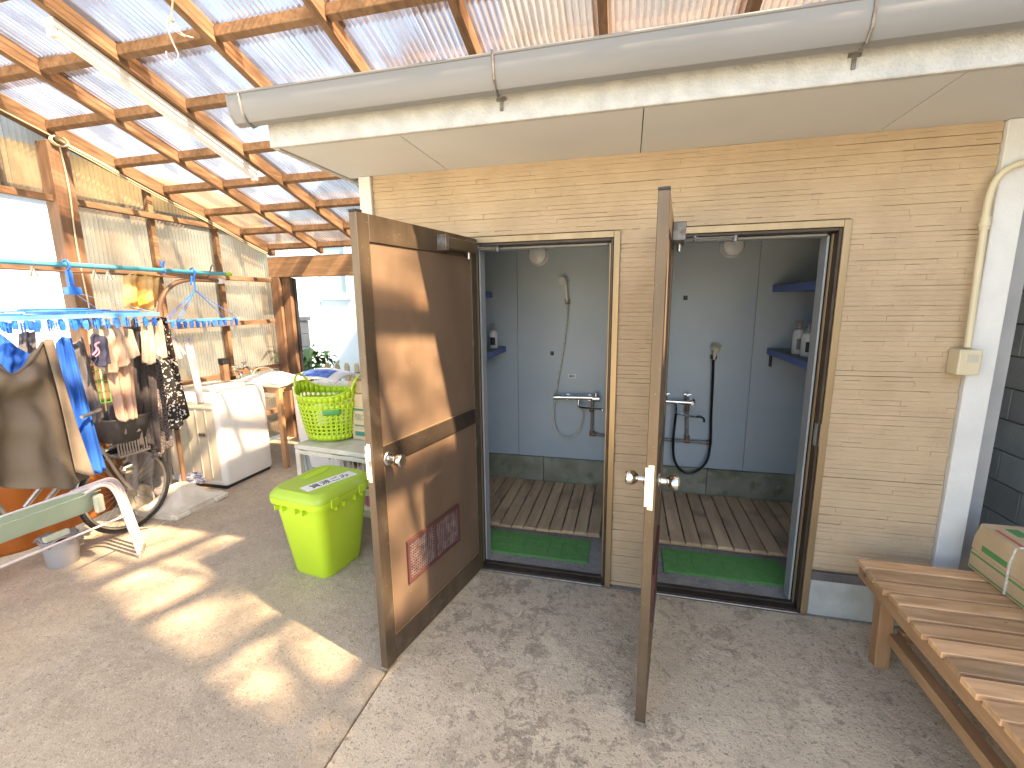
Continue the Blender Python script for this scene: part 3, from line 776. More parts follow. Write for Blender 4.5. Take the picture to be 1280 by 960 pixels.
# picket fence
Pf = thing('picket_fence', 'low pale picket fence behind the green laundry basket', 'fence', (-2.6, 3.2, 0))
p0 = None
for i in range(14):
    x = -3.18 + i * .155
    if p0 is None:
        k = MB(); k.prism([(x - .037, .02), (x + .037, .02), (x + .037, .70), (x + .018, .745), (x - .018, .745), (x - .037, .70)], 3.2, 3.222, 'Y'); p0 = k.build('picket', 'picket', Pf, bevel=.002); pl = Vector(p0.location)
    else: copy_obj(p0, Pf, pl + Vector((.155 * i, 0, 0)))
box_part('fence_rail', 'picket', Pf, (-3.25, -1.0, 3.223, 3.25, .20, .26)); box_part('fence_rail', 'picket', Pf, (-3.25, -1.0, 3.223, 3.25, .52, .58))
# plants
def plant(name, label, base, n, h, spread, ls, seed, group=None):
    rr = random.Random(seed); t = thing(name, label, 'plant', base)
    k = MB(); lf = MB()
    for i in range(n):
        a = rr.uniform(0, 6.28); s_ = rr.uniform(.2, 1) * spread; top = Vector(base) + Vector((math.cos(a) * s_, math.sin(a) * s_, h * rr.uniform(.5, 1)))
        pts = bez(base, Vector(base) + Vector((0, 0, h * .4)), top - Vector((0, 0, h * .1)), top, 6); k.tube(pts, .004, 5)
        for q in range(8):
            p = pts[rr.randrange(2, 7)]; d = Vector((rr.uniform(-1, 1), rr.uniform(-1, 1), rr.uniform(-.5, .6))).normalized()
            L = ls * rr.uniform(.6, 1.2); s = d.cross(Vector((0, 0, 1))).normalized() * L * .26; u = s.cross(d) * .3
            m0 = len(lf.v); tip = p + d * L + Vector((0, 0, -.25 * L)); md = p + d * L * .5 + Vector((0, 0, .04 * L))
            lf.v += [tuple(p), tuple(md + s + u), tuple(tip), tuple(md - s + u), tuple(md - Vector((0, 0, .03 * L)))]
            lf.f += [(m0, m0 + 1, m0 + 4), (m0 + 1, m0 + 2, m0 + 4), (m0 + 2, m0 + 3, m0 + 4), (m0 + 3, m0, m0 + 4)]
    k.build('stem', 'stem', t); o = lf.build('leaves', 'leaf', t, recalc=False); o['kind'] = 'stuff'
plant('broadleaf_plant', 'leafy green plant standing in front of the block pillar', (-3.45, 2.95, 0), 16, .98, .30, .24, 5)
plant('broadleaf_plant', 'small pale plant growing beside the rear post', (-3.15, 2.5, 0), 7, .90, .10, .09, 9)
plant('broadleaf_plant', 'bright green plant between the pillar and the pickets', (-3.35, 3.35, 0), 12, .9, .2, .2, 11)

MH = thing('rear_shade_house', 'tall plain house block added behind the shower building to shade the rear yard', 'house', (2.0, 3.5, 0))
k = MB(); k.box(-.10, 6.0, 1.62, 9.0, 0, 5.6); k.build('wall', 'house_wall', MH)  # added block, tall enough to keep sun off the pillar and rear yard
k = MB(); k.box(-.3, 6.2, 1.55, 9.2, 5.602, 5.75); k.build('roof', 'roof_dark', MH)

# slender tree in the gap beside the block wall; added so its crown dapples the sun
TR = thing('dapple_tree', 'slender leafy tree added out of view by the block wall to dapple the sun', 'tree', (3.58, -2.2, 0))
k = MB(); tp = [(3.58, -2.2, 0), (3.57, -2.18, 1.5), (3.60, -2.22, 3.0), (3.62, -2.2, 4.4), (3.9, -2.3, 5.4)]
k.tube(smooth_path(tp, 4), [.055 - .0022 * i for i in range(17)], 8); k.build('trunk', 'brown_pipe', TR, smooth=True)
lf = MB(); rt = random.Random(12)
clumps = [Vector((rt.uniform(3.6, 5.5), rt.uniform(-2.9, -2.0), rt.uniform(4.75, 6.7))) for _ in range(13)]
lim = MB()
for c_ in clumps:
    lim.tube([(3.62, -2.2, 4.3), (Vector((3.7, -2.25, 4.9)) + c_) / 2 + Vector((0, 0, .1)), c_], [.02, .010, .004], 5)
    for q in range(26):
        p = c_ + Vector((rt.gauss(0, .13), rt.gauss(0, .12), rt.gauss(0, .10)))
        d = Vector((rt.uniform(-1, 1), rt.uniform(-1, 1), rt.uniform(-.6, .4))).normalized(); s_ = d.cross(Vector((0, 0, 1))).normalized() * .028
        m0 = len(lf.v); lf.v += [tuple(p), tuple(p + d * .05 + s_), tuple(p + d * .12), tuple(p + d * .05 - s_)]; lf.f.append((m0, m0 + 1, m0 + 2, m0 + 3))
lim.build('limb', 'brown_pipe', TR, smooth=True)
o = lf.build('crown', 'leaf', TR, recalc=False); o['kind'] = 'stuff'

# ------------------------------------------------------------ laundry corner
# washing machine
t = thing('washing_machine', 'white top loading washing machine with ribbed side beside the drying stand', 'washing machine', (-2.62, .87, 0))
mx0, mx1, my0, my1 = -2.93, -2.33, .595, 1.13
k = MB(); k.rrect(0, 0, 0, 0, 0, 0, 0, c=((mx0 + mx1) / 2, (my0 + my1) / 2), rows=[(.58, .515, .035, .03), (.60, .535, .06, .035), (.60, .535, .78, .035), (.585, .52, .83, .05), (.56, .49, .845, .06)])
k.build('cabinet', 'white_plastic', t, smooth=True)
k = MB(); k.box(mx0 + .02, mx1 - .03, my0 + .02, my1 - .02, .0, .036); k.build('plinth', 'black', t)
k = MB(); k.box(mx0 + .05, mx1 - .045, my0 - .0035, my0 - .0005, .08, .77)
sp = k.build('side_cover', 'machine_side', t, bevel=.002)
k = MB()
for x in (mx0 + .14, mx0 + .25, mx0 + .36, mx0 + .46): k.box(x, x + .012, my0 - .009, my0 - .0036, .10, .70)
k.box(mx0 + .06, mx1 - .05, my0 - .010, my0 - .0036, .715, .735); k.build('side_rib', 'white_dirty', sp, bevel=.002)
k = MB(); k.box(mx0 + .375, mx0 + .455, my0 - .011, my0 - .0037, .47, .50); k.build('side_handle', 'steel', sp, bevel=.003)
k = MB(); k.rrect(0, 0, 0, 0, 0, 0, 0, c=(-2.66, .86), rows=[(.44, .42, .8455, .05), (.43, .41, .865, .06), (.36, .34, .872, .08)]); k.build('lid', 'white_dirty', t, smooth=True)
k = MB(); k.box(-2.415, -2.375, .66, 1.06, .8453, .8485); k.build('control_panel', 'steel', t, bevel=.001)
# tap post
t = thing('tap_post', 'wooden post with a pair of chrome laundry taps behind the washing machine', 'tap', (-2.920,1.201,0.882))
k = MB(); k.box(-2.955, -2.90, 1.235, 1.30, .0, .99); k.build('post', 'post', t, bevel=.003)
k = MB(); k.box(-2.958, -2.897, 1.232, 1.303, .992, 1.05); k.build('cap', 'black', t, bevel=.002)
for dy, dz in ((.0, .0), (.13, .02)):
    y = 1.32 + dy
    k = MB(); k.tube(smooth_path([(-2.95, y, .90 + dz), (-2.88, y, .90 + dz), (-2.84, y, .92 + dz), (-2.79, y, .89 + dz), (-2.78, y, .85 + dz)], 4), .012, 9)
    k.tube([(-2.86, y, .90 + dz), (-2.86, y, .965 + dz)], .009, 8); k.tube([(-2.86, y - .03, .965 + dz), (-2.86, y + .03, .965 + dz)], .007, 8)
    k.build('tap', 'chrome', t, smooth=True)
# wooden table behind
t = thing('wooden_table', 'small wooden table with a white top between washing machine and basket', 'table', (-2.4, 1.45, 0))
box_part('table_top', 'white_dirty', t, (-2.88, -2.19, 1.14, 1.60, .802, .825))
box_part('apron', 'bench_leg', t, (-2.86, -2.21, 1.155, 1.175, .745, .801)); box_part('apron', 'bench_leg', t, (-2.225, -2.205, 1.20, 1.58, .745, .801))
for x, y in ((-2.245, 1.15), (-2.245, 1.55), (-2.86, 1.15), (-2.86, 1.55)): box_part('leg', 'bench_leg', t, (x, x + .045, y, y + .045, 0, .801))
# step shelf
t = thing('step_shelf', 'low white shelf unit with bare boards behind the table leg', 'shelf', (-1.95, 1.9, 0))
for z in (.22, .42, .62): box_part('shelf_board', 'white_plastic', t, (-2.28, -1.7, 1.78, 2.02, z - .02, z))
for x in (-2.30, -1.69): box_part('side', 'bench_leg', t, (x - .02, x, 1.78, 2.02, 0, .66))
for z in (.20, .40, .60): box_part('edge_strip', 'bench_leg', t, (-2.28, -1.7, 1.765, 1.779, z - .03, z + .0))
# white packs with blue label
t = thing('lidded_box', 'big white plastic chest with curved lid and blue sticker', 'box', (-1.95, 1.5, 0))
k = MB()
bx0, bx1, by0, by1 = -2.12, -1.62, 1.20, 1.60
k.rrect(0, 0, 0, 0, 0, 0, 0, c=((bx0 + bx1) / 2, (by0 + by1) / 2), rows=[(.42, .32, .0, .05), (.48, .38, .30, .05), (.50, .40, .80, .05)]); k.build('body', 'white_plastic', t, smooth=True)
def lid(u, v):
    x = bx0 - .01 + (bx1 - bx0 + .02) * u; y = by0 - .01 + (by1 - by0 + .02) * v
    return (x, y, .805 + .15 * (math.sin(math.pi * min(1, .12 + .8 * v)) ** .6) * (math.sin(math.pi * (.06 + .88 * u)) ** .3))
k = MB(); k.grid(lid, 14, 14); k.build('lid', 'white_plastic', t, smooth=True, solid=.006, recalc=False)
def lab(u, v):
    a = .20 + .62 * u; b = .06 + .36 * v; p = lid(a, b); return (p[0], p[1] - .002, p[2] + .005)
k = MB(); k.grid(lab, 8, 6); k.build('sticker', 'ink_blue', t, smooth=True, solid=.0006, recalc=False)
t = thing('folded_bag', 'flat white bag with a loop handle lying on the wooden table', 'bag', (-2.45, 1.35, .826))
k = MB(); k.grid(lambda u, v: (-2.72 + .52 * u, 1.17 + .38 * v, .828 + .085 * (math.sin(math.pi * u) ** .5) * (math.sin(math.pi * v) ** .5) + .006 * math.sin(9 * u + 5 * v)), 16, 12); k.build('body', 'paper', t, smooth=True, solid=.003, recalc=False)
k = MB(); k.tube(bez((-2.62, 1.30, .88), (-2.62, 1.30, .98), (-2.42, 1.35, .99), (-2.42, 1.35, .90), 12), .006, 7); k.build('handle', 'cream_plastic', t, smooth=True)

# white table holding the laundry basket
TT = thing('utility_table', 'cream metal table with a lower shelf under the lime laundry basket', 'table', (-.9, .45, 0), rz=R(-7))
def loc(k, name, mt, bevel=.003, par=None):
    return k.build(name, mt, par or TT, local=True, bevel=bevel)
k = MB(); k.box(-.36, .42, -.27, .20, .565, .60); loc(k, 'table_top', 'cream_plastic' if False else 'white_dirty', .006)
for x in (-.335, .385):
    for y in (-.25, .165):
        k = MB(); k.box(x - .02, x + .02, y - .02, y + .02, .03, .564); loc(k, 'leg', 'white_dirty')
        k = MB(); k.lathe([(.018, 0), (.02, .01), (.012, .029)], (x, y, 0), 'Z', 10); loc(k, 'foot', 'pipe_grey', 0)
k = MB(); k.box(-.31, .36, -.225, .14, .12, .145); loc(k, 'lower_shelf', 'white_dirty')
k = MB(); k.box(-.31, .36, -.275, -.2705, .535, .564); loc(k, 'apron', 'white_dirty')
# laundry basket, perforated, oval
t = thing('laundry_basket', 'lime green perforated laundry basket with two loop handles on the cream table', 'basket', (-1.135, .46, .60))
def wallpt(a, h):                    # a 0..1 around, h 0..1
    th = 2 * math.pi * a
    flare = .172 + .058 * h ** .8
    rise = .075 * (abs(math.cos(th)) ** 6) * max(0, (h - .75) / .25)
    return Vector((math.cos(th) * flare * 1.06, math.sin(th) * flare * .92, .012 + .325 * h + rise))
k = MB(); NA, NH = 44, 9
hs = [0, .10, .135]
hs = [i / 40 for i in range(41)]
cols = 36
def emit_cell(k, a0, a1, h0, h1, hole, n=8):
    if not hole:
        m = len(k.v); k.v += [tuple(wallpt(a0, h0)), tuple(wallpt(a1, h0)), tuple(wallpt(a1, h1)), tuple(wallpt(a0, h1))]; k.f.append((m, m + 1, m + 2, m + 3)); return
    ca, ch = (a0 + a1) / 2, (h0 + h1) / 2; ra, rh = (a1 - a0) * .29, (h1 - h0) * .33
    ring, sq = [], []
    for i in range(16):
        th = 2 * math.pi * i / 16; cx_, sy_ = math.cos(th), math.sin(th)
        ring.append(wallpt(ca + ra * cx_, ch + rh * sy_)); q = max(abs(cx_), abs(sy_)); sq.append(wallpt(ca + (a1 - a0) / 2 * cx_ / q, ch + (h1 - h0) / 2 * sy_ / q))
    m = len(k.v); k.v += [tuple(p) for p in ring + sq]
    for i in range(16): j = (i + 1) % 16; k.f.append((m + i, m + j, m + 16 + j, m + 16 + i))
bands = [(0, .12, 0)] + [(.12 + .085 * i, .12 + .085 * (i + 1), 1) for i in range(7)] + [(.715, .80, 0), (.80, .87, 1), (.87, 1.0, 0)]
for (h0, h1, hole) in bands:
    for c_ in range(cols): emit_cell(k, c_ / cols, (c_ + 1) / cols, h0, h1, hole)
m = len(k.v); k.v += [tuple(wallpt(c_ / cols, 0)) for c_ in range(cols)]; k.f.append(tuple(range(m, m + cols)))
bo = k.build('basket_wall', 'lime', t, local=True, smooth=True, solid=.003, recalc=False)
k = MB(); k.tube([wallpt(c_ / 44, 1.0) for c_ in range(44)], .006, 7, closed=True); k.tube([wallpt(c_ / 44, .72) * 1.0 + Vector((0, 0, 0)) for c_ in range(44)], .004, 6, closed=True)
k.build('rim', 'lime', t, local=True, smooth=True)
for sg in (1, -1):
    k = MB(); k.tube(bez((sg * .232, -.075, .37), (sg * .262, -.06, .49), (sg * .262, .06, .49), (sg * .232, .075, .37), 14), .008, 8); k.build('handle', 'lime', t, local=True, smooth=True)
k = MB(); k.grid(lambda u, v: wallpt(.80 + .085 * u, .60 + .12 * v) * 1.0 + Vector((.0, 0, 0)) + (wallpt(.80 + .085 * u, .6) - Vector((0, 0, wallpt(0, .6).z))).normalized() * .006, 8, 3)
k.build('grip_plate', 'green_label', t, local=True, smooth=True, solid=.003, recalc=False)
# cartons by the basket
def carton(label, x0, x1, y0, y1, z0, z1, mt='card', rzv=0.0, loc0=None):
    cx_, cy_ = (x0 + x1) / 2, (y0 + y1) / 2
    t = thing('cardboard_box', label, 'box', (cx_, cy_, z0), rz=rzv)
    k = MB(); k.box(x0 - cx_, x1 - cx_, y0 - cy_, y1 - cy_, 0, z1 - z0); k.build('carton', mt, t, local=True, bevel=.003)
    return t
t = carton('upright tan cardboard carton with green printing behind the laundry basket', -.93, -.60, .40, .66, .602, .94, 'card_pale', R(-7))
w2, d2 = .165, .13
def print_y(t, x0, x1, z0, z1, y, mt, name='print'):
    k = MB(); k.box(x0, x1, y - .0008, y - .0002, z0, z1); return k.build(name, mt, t, local=True)
for (x0, x1, z0, z1, mt) in ((-.14, -.03, .215, .232, 'ink_teal'), (-.14, -.02, .10, .112, 'ink_teal'), (-.14, .02, .03, .062, 'ink_teal'), (-.155, .0, .085, .087, 'ink_teal'), (-.155, .0, .245, .2465, 'ink_teal'), (-.002, .0, .087, .245, 'ink_teal')):
    print_y(t, x0, x1, z0, z1, -d2, mt)
text('個口', .055, 'ink_teal', t, (-.08, -d2 - .0004, .165), (R(90), 0, 0))
t = carton('plain brown cardboard carton stacked on the printed one behind the open door', -.95, -.58, .42, .74, .942, 1.03, 'card', R(-4))
t = thing('white_tray', 'flat white tray with bits of cloth on top of the cartons', 'tray', (-.78, .6, 1.032))
k = MB(); k.rrect(0, 0, 0, 0, 0, 0, 0, rows=[(.30, .24, .0, .03), (.33, .27, .045, .04)], caps=False); k.f.append(tuple(range(24))); k.build('shell', 'grey_bag', t, local=True, smooth=True, solid=.004, recalc=False)
k = MB(); k.grid(lambda u, v: (-.13 + .26 * u, -.10 + .2 * v, .03 + .022 * math.sin(7 * u) * math.cos(5 * v)), 12, 10); k.build('cloth', 'cloth_cream', t, local=True, smooth=True, solid=.004, recalc=False)
# things on lower shelf
t = thing('detergent_box', 'white and blue detergent packet on the table\'s lower shelf', 'packet', (-.72, .33, .147), rz=R(-7))
k = MB(); k.box(-.09, .09, -.10, .06, 0, .25); k.build('packet', 'paper', t, local=True, bevel=.01)
print_y(t, -.07, .07, .17, .22, -.10, 'ink_blue'); 
k = MB(); k.lathe([(.04, -.001), (.04, .0)], (0, -.1005, .08), 'Y', 20); k.build('print', mat('ink_mauve', (.45, .18, .38), rough=.5), t, local=True)
t = thing('wire_rack', 'wire basket of brown odds and ends under the cream table', 'basket', (-1.0, .5, .147))
k = MB()
for i in range(9): k.tube([(-.12 + .04 * i, -.14, .1), (-.12 + .04 * i, -.14, .34)], .0025, 5)
for z in (.1, .2, .34): k.tube([(-.14, -.14, z), (.24, -.14, z), (.24, .12, z), (-.14, .12, z)], .003, 5, closed=True)
k.build('wire', 'paper', t, local=True)
k = MB(); k.grid(lambda u, v: (-.13 + .35 * u, -.12 + .22 * v, .30 + .03 * math.sin(8 * u + 3 * v) + .02 * math.sin(17 * u)), 16, 8); k.build('contents', 'brown_pipe', t, local=True, smooth=True, solid=.01, recalc=False)
t = thing('plastic_bag', 'crumpled white carrier bag hanging at the corner of the cream table', 'bag', (-1.32, .35, .25))
k = MB(); k.grid(lambda u, v: ((.02 + .05 * v) * math.cos(6.283 * u) * (1 + .2 * math.sin(5 * 6.283 * u)), (.02 + .04 * v) * math.sin(6.283 * u) * (1 + .2 * math.cos(4 * 6.283 * u)), .28 * (1 - v)), 24, 8, wrap=True); k.build('film', 'plastic_bag', t, local=True, smooth=True, recalc=False)

# lime bin
t = thing('waste_bin', 'lime green lidded dustbin with a white label on the floor by the open door', 'bin', (-.775, -.165, 0), rz=R(-8))
k = MB(); k.rrect(0, 0, 0, 0, 0, 0, 0, rows=[(.235, .275, .004, .045), (.25, .29, .0, .05), (.27, .31, .02, .055), (.365, .42, .47, .06)][1:]); k.build('body', 'lime', t, local=True, smooth=True)
k = MB(); k.rrect(0, 0, 0, 0, 0, 0, 0, rows=[(.372, .428, .455, .062), (.405, .462, .462, .065), (.408, .465, .492, .065), (.400, .457, .497, .065)]); k.build('rim_band', 'lime', t, local=True, smooth=True)
for x in (-.13, -.075, .02, .075):
    k = MB(); k.prism([(x - .003, .454), (x + .003, .454), (x + .003, .425), (x - .003, .425)], -.2325, -.195, 'Y'); k.build('rim_rib', 'lime', t, local=True)
for y in (-.10, -.04, .05, .11):
    k = MB(); k.box(.165, .202, y - .003, y + .003, .425, .4545); k.build('rim_rib', 'lime', t, local=True)
for y in (-.12, .10):
    k = MB(); k.box(.2045, .214, y - .03, y + .03, .455, .505); k.build('lid_clip', 'lime', t, local=True, bevel=.003)
k = MB(); k.rrect(0, 0, 0, 0, 0, 0, 0, rows=[(.408, .465, .4975, .066), (.405, .462, .508, .066), (.385, .44, .526, .07), (.35, .40, .545, .07), (.34, .39, .545, .07)]); ld = k.build('lid', 'lime_lid', t, local=True, smooth=True)
# handle scoop: raised crescent rim + darker well
k = MB(); pr_ = [(-.110 + .040 * math.cos(a) * 1.0, .06 + .105 * math.sin(a), .5462) for a in [i * 2 * math.pi / 24 for i in range(24)]]
k.tube(pr_, .0025, 6, closed=True); k.build('scoop_rim', 'lime_lid', ld, local=True, smooth=True)
k = MB(); k.lathe([(.066, .5452), (.02, .5458)], (0, 0, 0), 'Z', 24); k.v = [(-.110 + x * .6, .06 + y * 1.55, z) for x, y, z in k.v]; k.build('scoop', 'lime', ld, local=True)
k = MB(); k.box(-.005, .085, -.16, .16, .5452, .5462); lbm = k.build('label', 'paper', ld, local=True); lbm.rotation_euler = (0, 0, R(-14)); lbm.location = (.03, .0, 0)
text('資源ごみ', .062, 'ink', ld, (.075, -.01, .5466), (0, 0, R(-104 + 180)), name='lettering')

M['cloth_stripe'] = mat('cloth_stripe', (.10, .14, .35), (.55, .58, .65), rough=.8, scale=30, stretch=(1, 1, 4), lo=.48, hi=.52)

# ------------------------------------------------------------ drying poles, hangers, clothes
t = thing('laundry_pole', 'long turquoise laundry pole with a lime end cap resting on the brown stand', 'pole', (-2.4, -1, 1.82))
k = MB(); k.tube([(-2.40, -2.6, 1.815), (-2.40, .90, 1.832)], .0155, 14); k.build('tube', 'blue_pipe', t, smooth=True)
k = MB(); k.tube([(-2.40, .90, 1.832), (-2.40, .96, 1.8325)], .0175, 14); k.build('end_cap', 'lime', t, smooth=True)
t = thing('laundry_stand', 'brown bent pipe laundry stand with a white tip on a cast base', 'stand', (-2.46, .30, 0))
k = MB(); k.tube([(-2.46, .33, .12), (-2.46, .33, 1.45)] + bez((-2.46, .33, 1.45), (-2.46, .33, 1.70), (-2.445, .48, 1.765), (-2.44, .62, 1.775), 10)[1:] + [(-2.44, .86, 1.775)], .017, 12); k.build('pipe', 'brown_pipe', t, smooth=True)
k = MB(); k.lathe([(.018, 0), (.026, .012), (.026, .05), (.015, .062)], (-2.44, .855, 1.775), 'Y', 14); k.build('tip', 'white_plastic', t, smooth=True)
k = MB(); k.tube([(-2.44, .70, 1.77), (-2.42, .76, 1.81), (-2.42, .80, 1.90)], .006, 7); k.build('hook', 'brown_pipe', t, smooth=True)
k = MB(); k.rrect(0, 0, 0, 0, 0, 0, 0, c=(-2.44, .27), rows=[(.40, .46, .0, .05), (.40, .46, .045, .05), (.30, .34, .065, .05), (.14, .15, .16, .04), (.10, .10, .18, .03)]); k.build('base', 'white_dirty', t, smooth=True)
for (x, y) in ((-2.25, .10), (-2.25, .44), (-2.62, .1), (-2.62, .44)):
    k = MB(); k.box(x - .035, x + .035, y - .06, y + .06, -.0, .04); k.build('base_foot', 'white_dirty', t, bevel=.008, )
# second stand out of view supports the pole's near end
t = thing('laundry_stand', 'matching brown pipe laundry stand at the near end of the pole', 'stand', (-2.46, -2.5, 0))
k = MB(); k.tube([(-2.46, -2.5, .1), (-2.46, -2.5, 1.78), (-2.40, -2.5, 1.797)], .017, 12); k.build('pipe', 'brown_pipe', t, smooth=True)
k = MB(); k.rrect(0, 0, 0, 0, 0, 0, 0, c=(-2.44, -2.5), rows=[(.40, .46, .0, .05), (.30, .34, .065, .05), (.10, .10, .18, .03)]); k.build('base', 'white_dirty', t, smooth=True)

def clip_mb():
    k = MB()
    for s in (-1, 1):
        k.prism([(-.011, 0), (.011, 0), (.013, -.03), (.008, -.055), (-.008, -.055), (-.013, -.03)], s * .004 + (0 if s > 0 else -.003), s * .004 + (.003 if s > 0 else 0), 'X')
    k.box(-.009, .009, -.009, .009, -.026, -.018); k.tube([(0, 0, 0), (0, 0, .014)], .002, 5)
    return k
clip0 = None
def clip(parent, wx, wy, wz, ang):
    global clip0
    off = Vector((wx, wy, wz)) - wloc(parent)
    if clip0 is None:
        clip0 = clip_mb().build('clip', 'blue_plastic', parent, local=True); c = clip0
    else: c = copy_obj(clip0, parent)
    c.location = off; c.rotation_euler = (0, 0, ang); return c

# big rectangular clip hanger
rc = random.Random(5)
HZ = 1.505
t = thing('clip_hanger', 'large rectangular blue plastic clip hanger loaded with washing', 'clip hanger', (-2.38, -.35, HZ))
k = MB(); k.rrect(0, 0, 0, 0, 0, 0, 0, c=(-2.38, -.36), rows=[(.52, .90, HZ, .06), (.52, .90, HZ + .022, .06)], caps=False)
k.build('outer_frame', 'blue_light', t, solid=.012, recalc=False)
k = MB()
for y in (-.66, -.36, -.06): k.box(-2.635, -2.125, y - .006, y + .006, HZ + .024, HZ + .036)
k.box(-2.386, -2.374, -.80, .08, HZ + .005, HZ + .017)
for x in (-2.51, -2.25): k.box(x - .004, x + .004, -.80, .08, HZ + .006, HZ + .016)
k.tube([(-2.38 + .20 * math.cos(a), -.36 + .27 * math.sin(a), HZ + .042) for a in [i * math.pi / 12 for i in range(24)]], .005, 6, closed=True)
k.tube([(-2.38 + .13 * math.cos(a), -.36 + .16 * math.sin(a), HZ + .052) for a in [i * math.pi / 10 for i in range(20)]], .006, 6, closed=True)
k.build('cross_bar', 'blue_plastic', t)
k = MB()
for x, y in ((-2.62, -.78), (-2.14, -.78), (-2.62, .06), (-2.14, .06)): k.bar((x, y, HZ + .02), (-2.39, -.245, 1.66), .004, .002)
k.build('stay', 'blue_light', t)
k = MB(); k.box(-2.412, -2.368, -.28, -.21, 1.645, 1.69); k.box(-2.402, -2.378, -.262, -.238, 1.69, 1.79); k.tube([(-2.40 + .0, -.25 + .0, 1.79)] + [(-2.40 + .030 * math.cos(a), -.25, 1.825 + .030 * math.sin(a)) for a in [-1.4 + i * .45 for i in range(11)]], .006, 7)
k.build('hook', 'blue_plastic', t)
for i in range(15):
    y = -.78 + i * .058
    clip(t, -2.13, y, HZ - .012, rc.uniform(-1, 1)); clip(t, -2.62, y, HZ - .012, rc.uniform(-1, 1))
    if i % 2: clip(t, -2.38, y, HZ - .012, rc.uniform(-1.5, 1.5))
for i in range(5): clip(t, -2.56 + i * .09, .085, HZ - .012, rc.uniform(1, 2)); clip(t, -2.56 + i * .09, -.80, HZ - .012, rc.uniform(1, 2))
# small triangular clip hanger
t = thing('clip_hanger', 'small blue triangular clip hanger at the far end of the pole', 'clip hanger', (-2.40, .62, 1.46))
ap = Vector((-2.40, .60, 1.69))
k = MB(); k.box(-2.47, -2.455, .345, .925, 1.448, 1.462); k.box(-2.345, -2.33, .345, .925, 1.448, 1.462); k.box(-2.4545, -2.3455, .345, .36, 1.449, 1.461); k.box(-2.4545, -2.3455, .91, .925, 1.449, 1.461)
k.build('frame', 'blue_light', t)
k = MB()
for x in (-2.462, -2.338):
    k.bar((x, .36, 1.462), ap, .006, .003); k.bar((x, .905, 1.462), ap, .006, .003)
    k.bar((x, .39, 1.462), ap, .003, .003)
k.build('stay', 'blue_plastic', t)
k = MB(); k.tube([ap, (-2.40, .602, 1.74), (-2.40, .60, 1.775)] + [(-2.40 + .026 * math.sin(a), .60, 1.832 - .030 * math.cos(a) - .0) for a in [.5 + i * .5 for i in range(11)]], .007, 7); k.tube([(-2.40, .585, 1.80), (-2.395, .575, 1.76), (-2.39, .56, 1.735)], .007, 7)
k.build('hook', 'blue_plastic', t, smooth=True)
for i in range(11):
    y = .37 + i * .053
    if i == 5: continue
    clip(t, -2.338, y, 1.452, rc.uniform(-1, 1)); clip(t, -2.462, y, 1.452, rc.uniform(-1, 1))
# loose pegs on the pole
for (y, mt, lab_) in ((-.42, 'steel', 'small metal peg clipped to the pole near the left edge'), (-.02, 'steel', 'metal peg clipped to the pole beside the big hanger hook'), (-.10, 'steel', 'metal peg on top of the pole just left of the big hook'), (.36, 'blue_plastic', 'blue peg standing up from the middle of the pole')):
    k = MB(); up_ = mt == 'blue_plastic'
    z0 = 1.848 if up_ else 1.80
    for s in (-1, 1):
        k.prism([(y + s * .003, z0), (y + s * .012, z0 + (.035 if up_ else -.03)), (y + s * .020, z0 + (.05 if up_ else -.055)), (y + s * .014, z0 + (.05 if up_ else -.055)), (y + s * .004, z0 + (.02 if up_ else -.02))], -2.408, -2.392, 'X')
    k.tube([(-2.40 + .02 * math.cos(a), y, 1.822 + .02 * math.sin(a)) for a in [i * math.pi / 6 for i in range(12)]], .003, 5, closed=True)
    tag(k.build('peg', mt), lab_, 'peg')

def samp(pts, u):
    P = [Vector(p) for p in pts]; L = [0]
    for a, b in zip(P[:-1], P[1:]): L.append(L[-1] + (b - a).length)
    s = u * L[-1]
    for i in range(len(P) - 1):
        if s <= L[i + 1] or i == len(P) - 2:
            f = (s - L[i]) / max(1e-6, L[i + 1] - L[i]); return P[i].lerp(P[i + 1], f)
def cloth(name, label, cat, mt, top, bot, nf=3, amp=.02, seed=0, th=.003, gather=.2, group=None, nu=40, nv=30, swing=.0, drape=0.0):
    rr = random.Random(seed); ph = [rr.uniform(0, 6.28) for _ in range(4)]
    top = smooth_path(top, 5); bot = smooth_path(bot, 5)
    def fn(u, v):
        a, b = samp(top, u), samp(bot, u)
        p = a.lerp(b, v)
        w = (gather + (1 - gather) * v ** .8)
        d = math.sin(6.283 * nf * u + ph[0] + .8 * v * math.sin(ph[2])) + .45 * math.sin(6.283 * nf * 2.3 * u + ph[1] + 1.5 * v)
        p = p + Vector((amp * w * d + swing * v, amp * .25 * w * math.sin(6.283 * nf * u + ph[3]), .004 * math.sin(9 * u + ph[1])))
        if drape: q = v - 1.1 * (.42 - u) ** 2; p.x += drape * math.exp(-2.2 * v) * math.sin(6.283 * (q * 2.6 + .05)) * math.sin(math.pi * min(1, u * 1.15))
        # slack creases
        p.x += amp * .35 * math.sin(14 * v + 6 * u + ph[2]) * (1 - abs(2 * u - 1))
        return p
    k = MB(); k.grid(fn, nu, nv)
    o = k.build(name, mt, smooth=True, solid=th, recalc=False)
    return tag(o, label, cat, group)

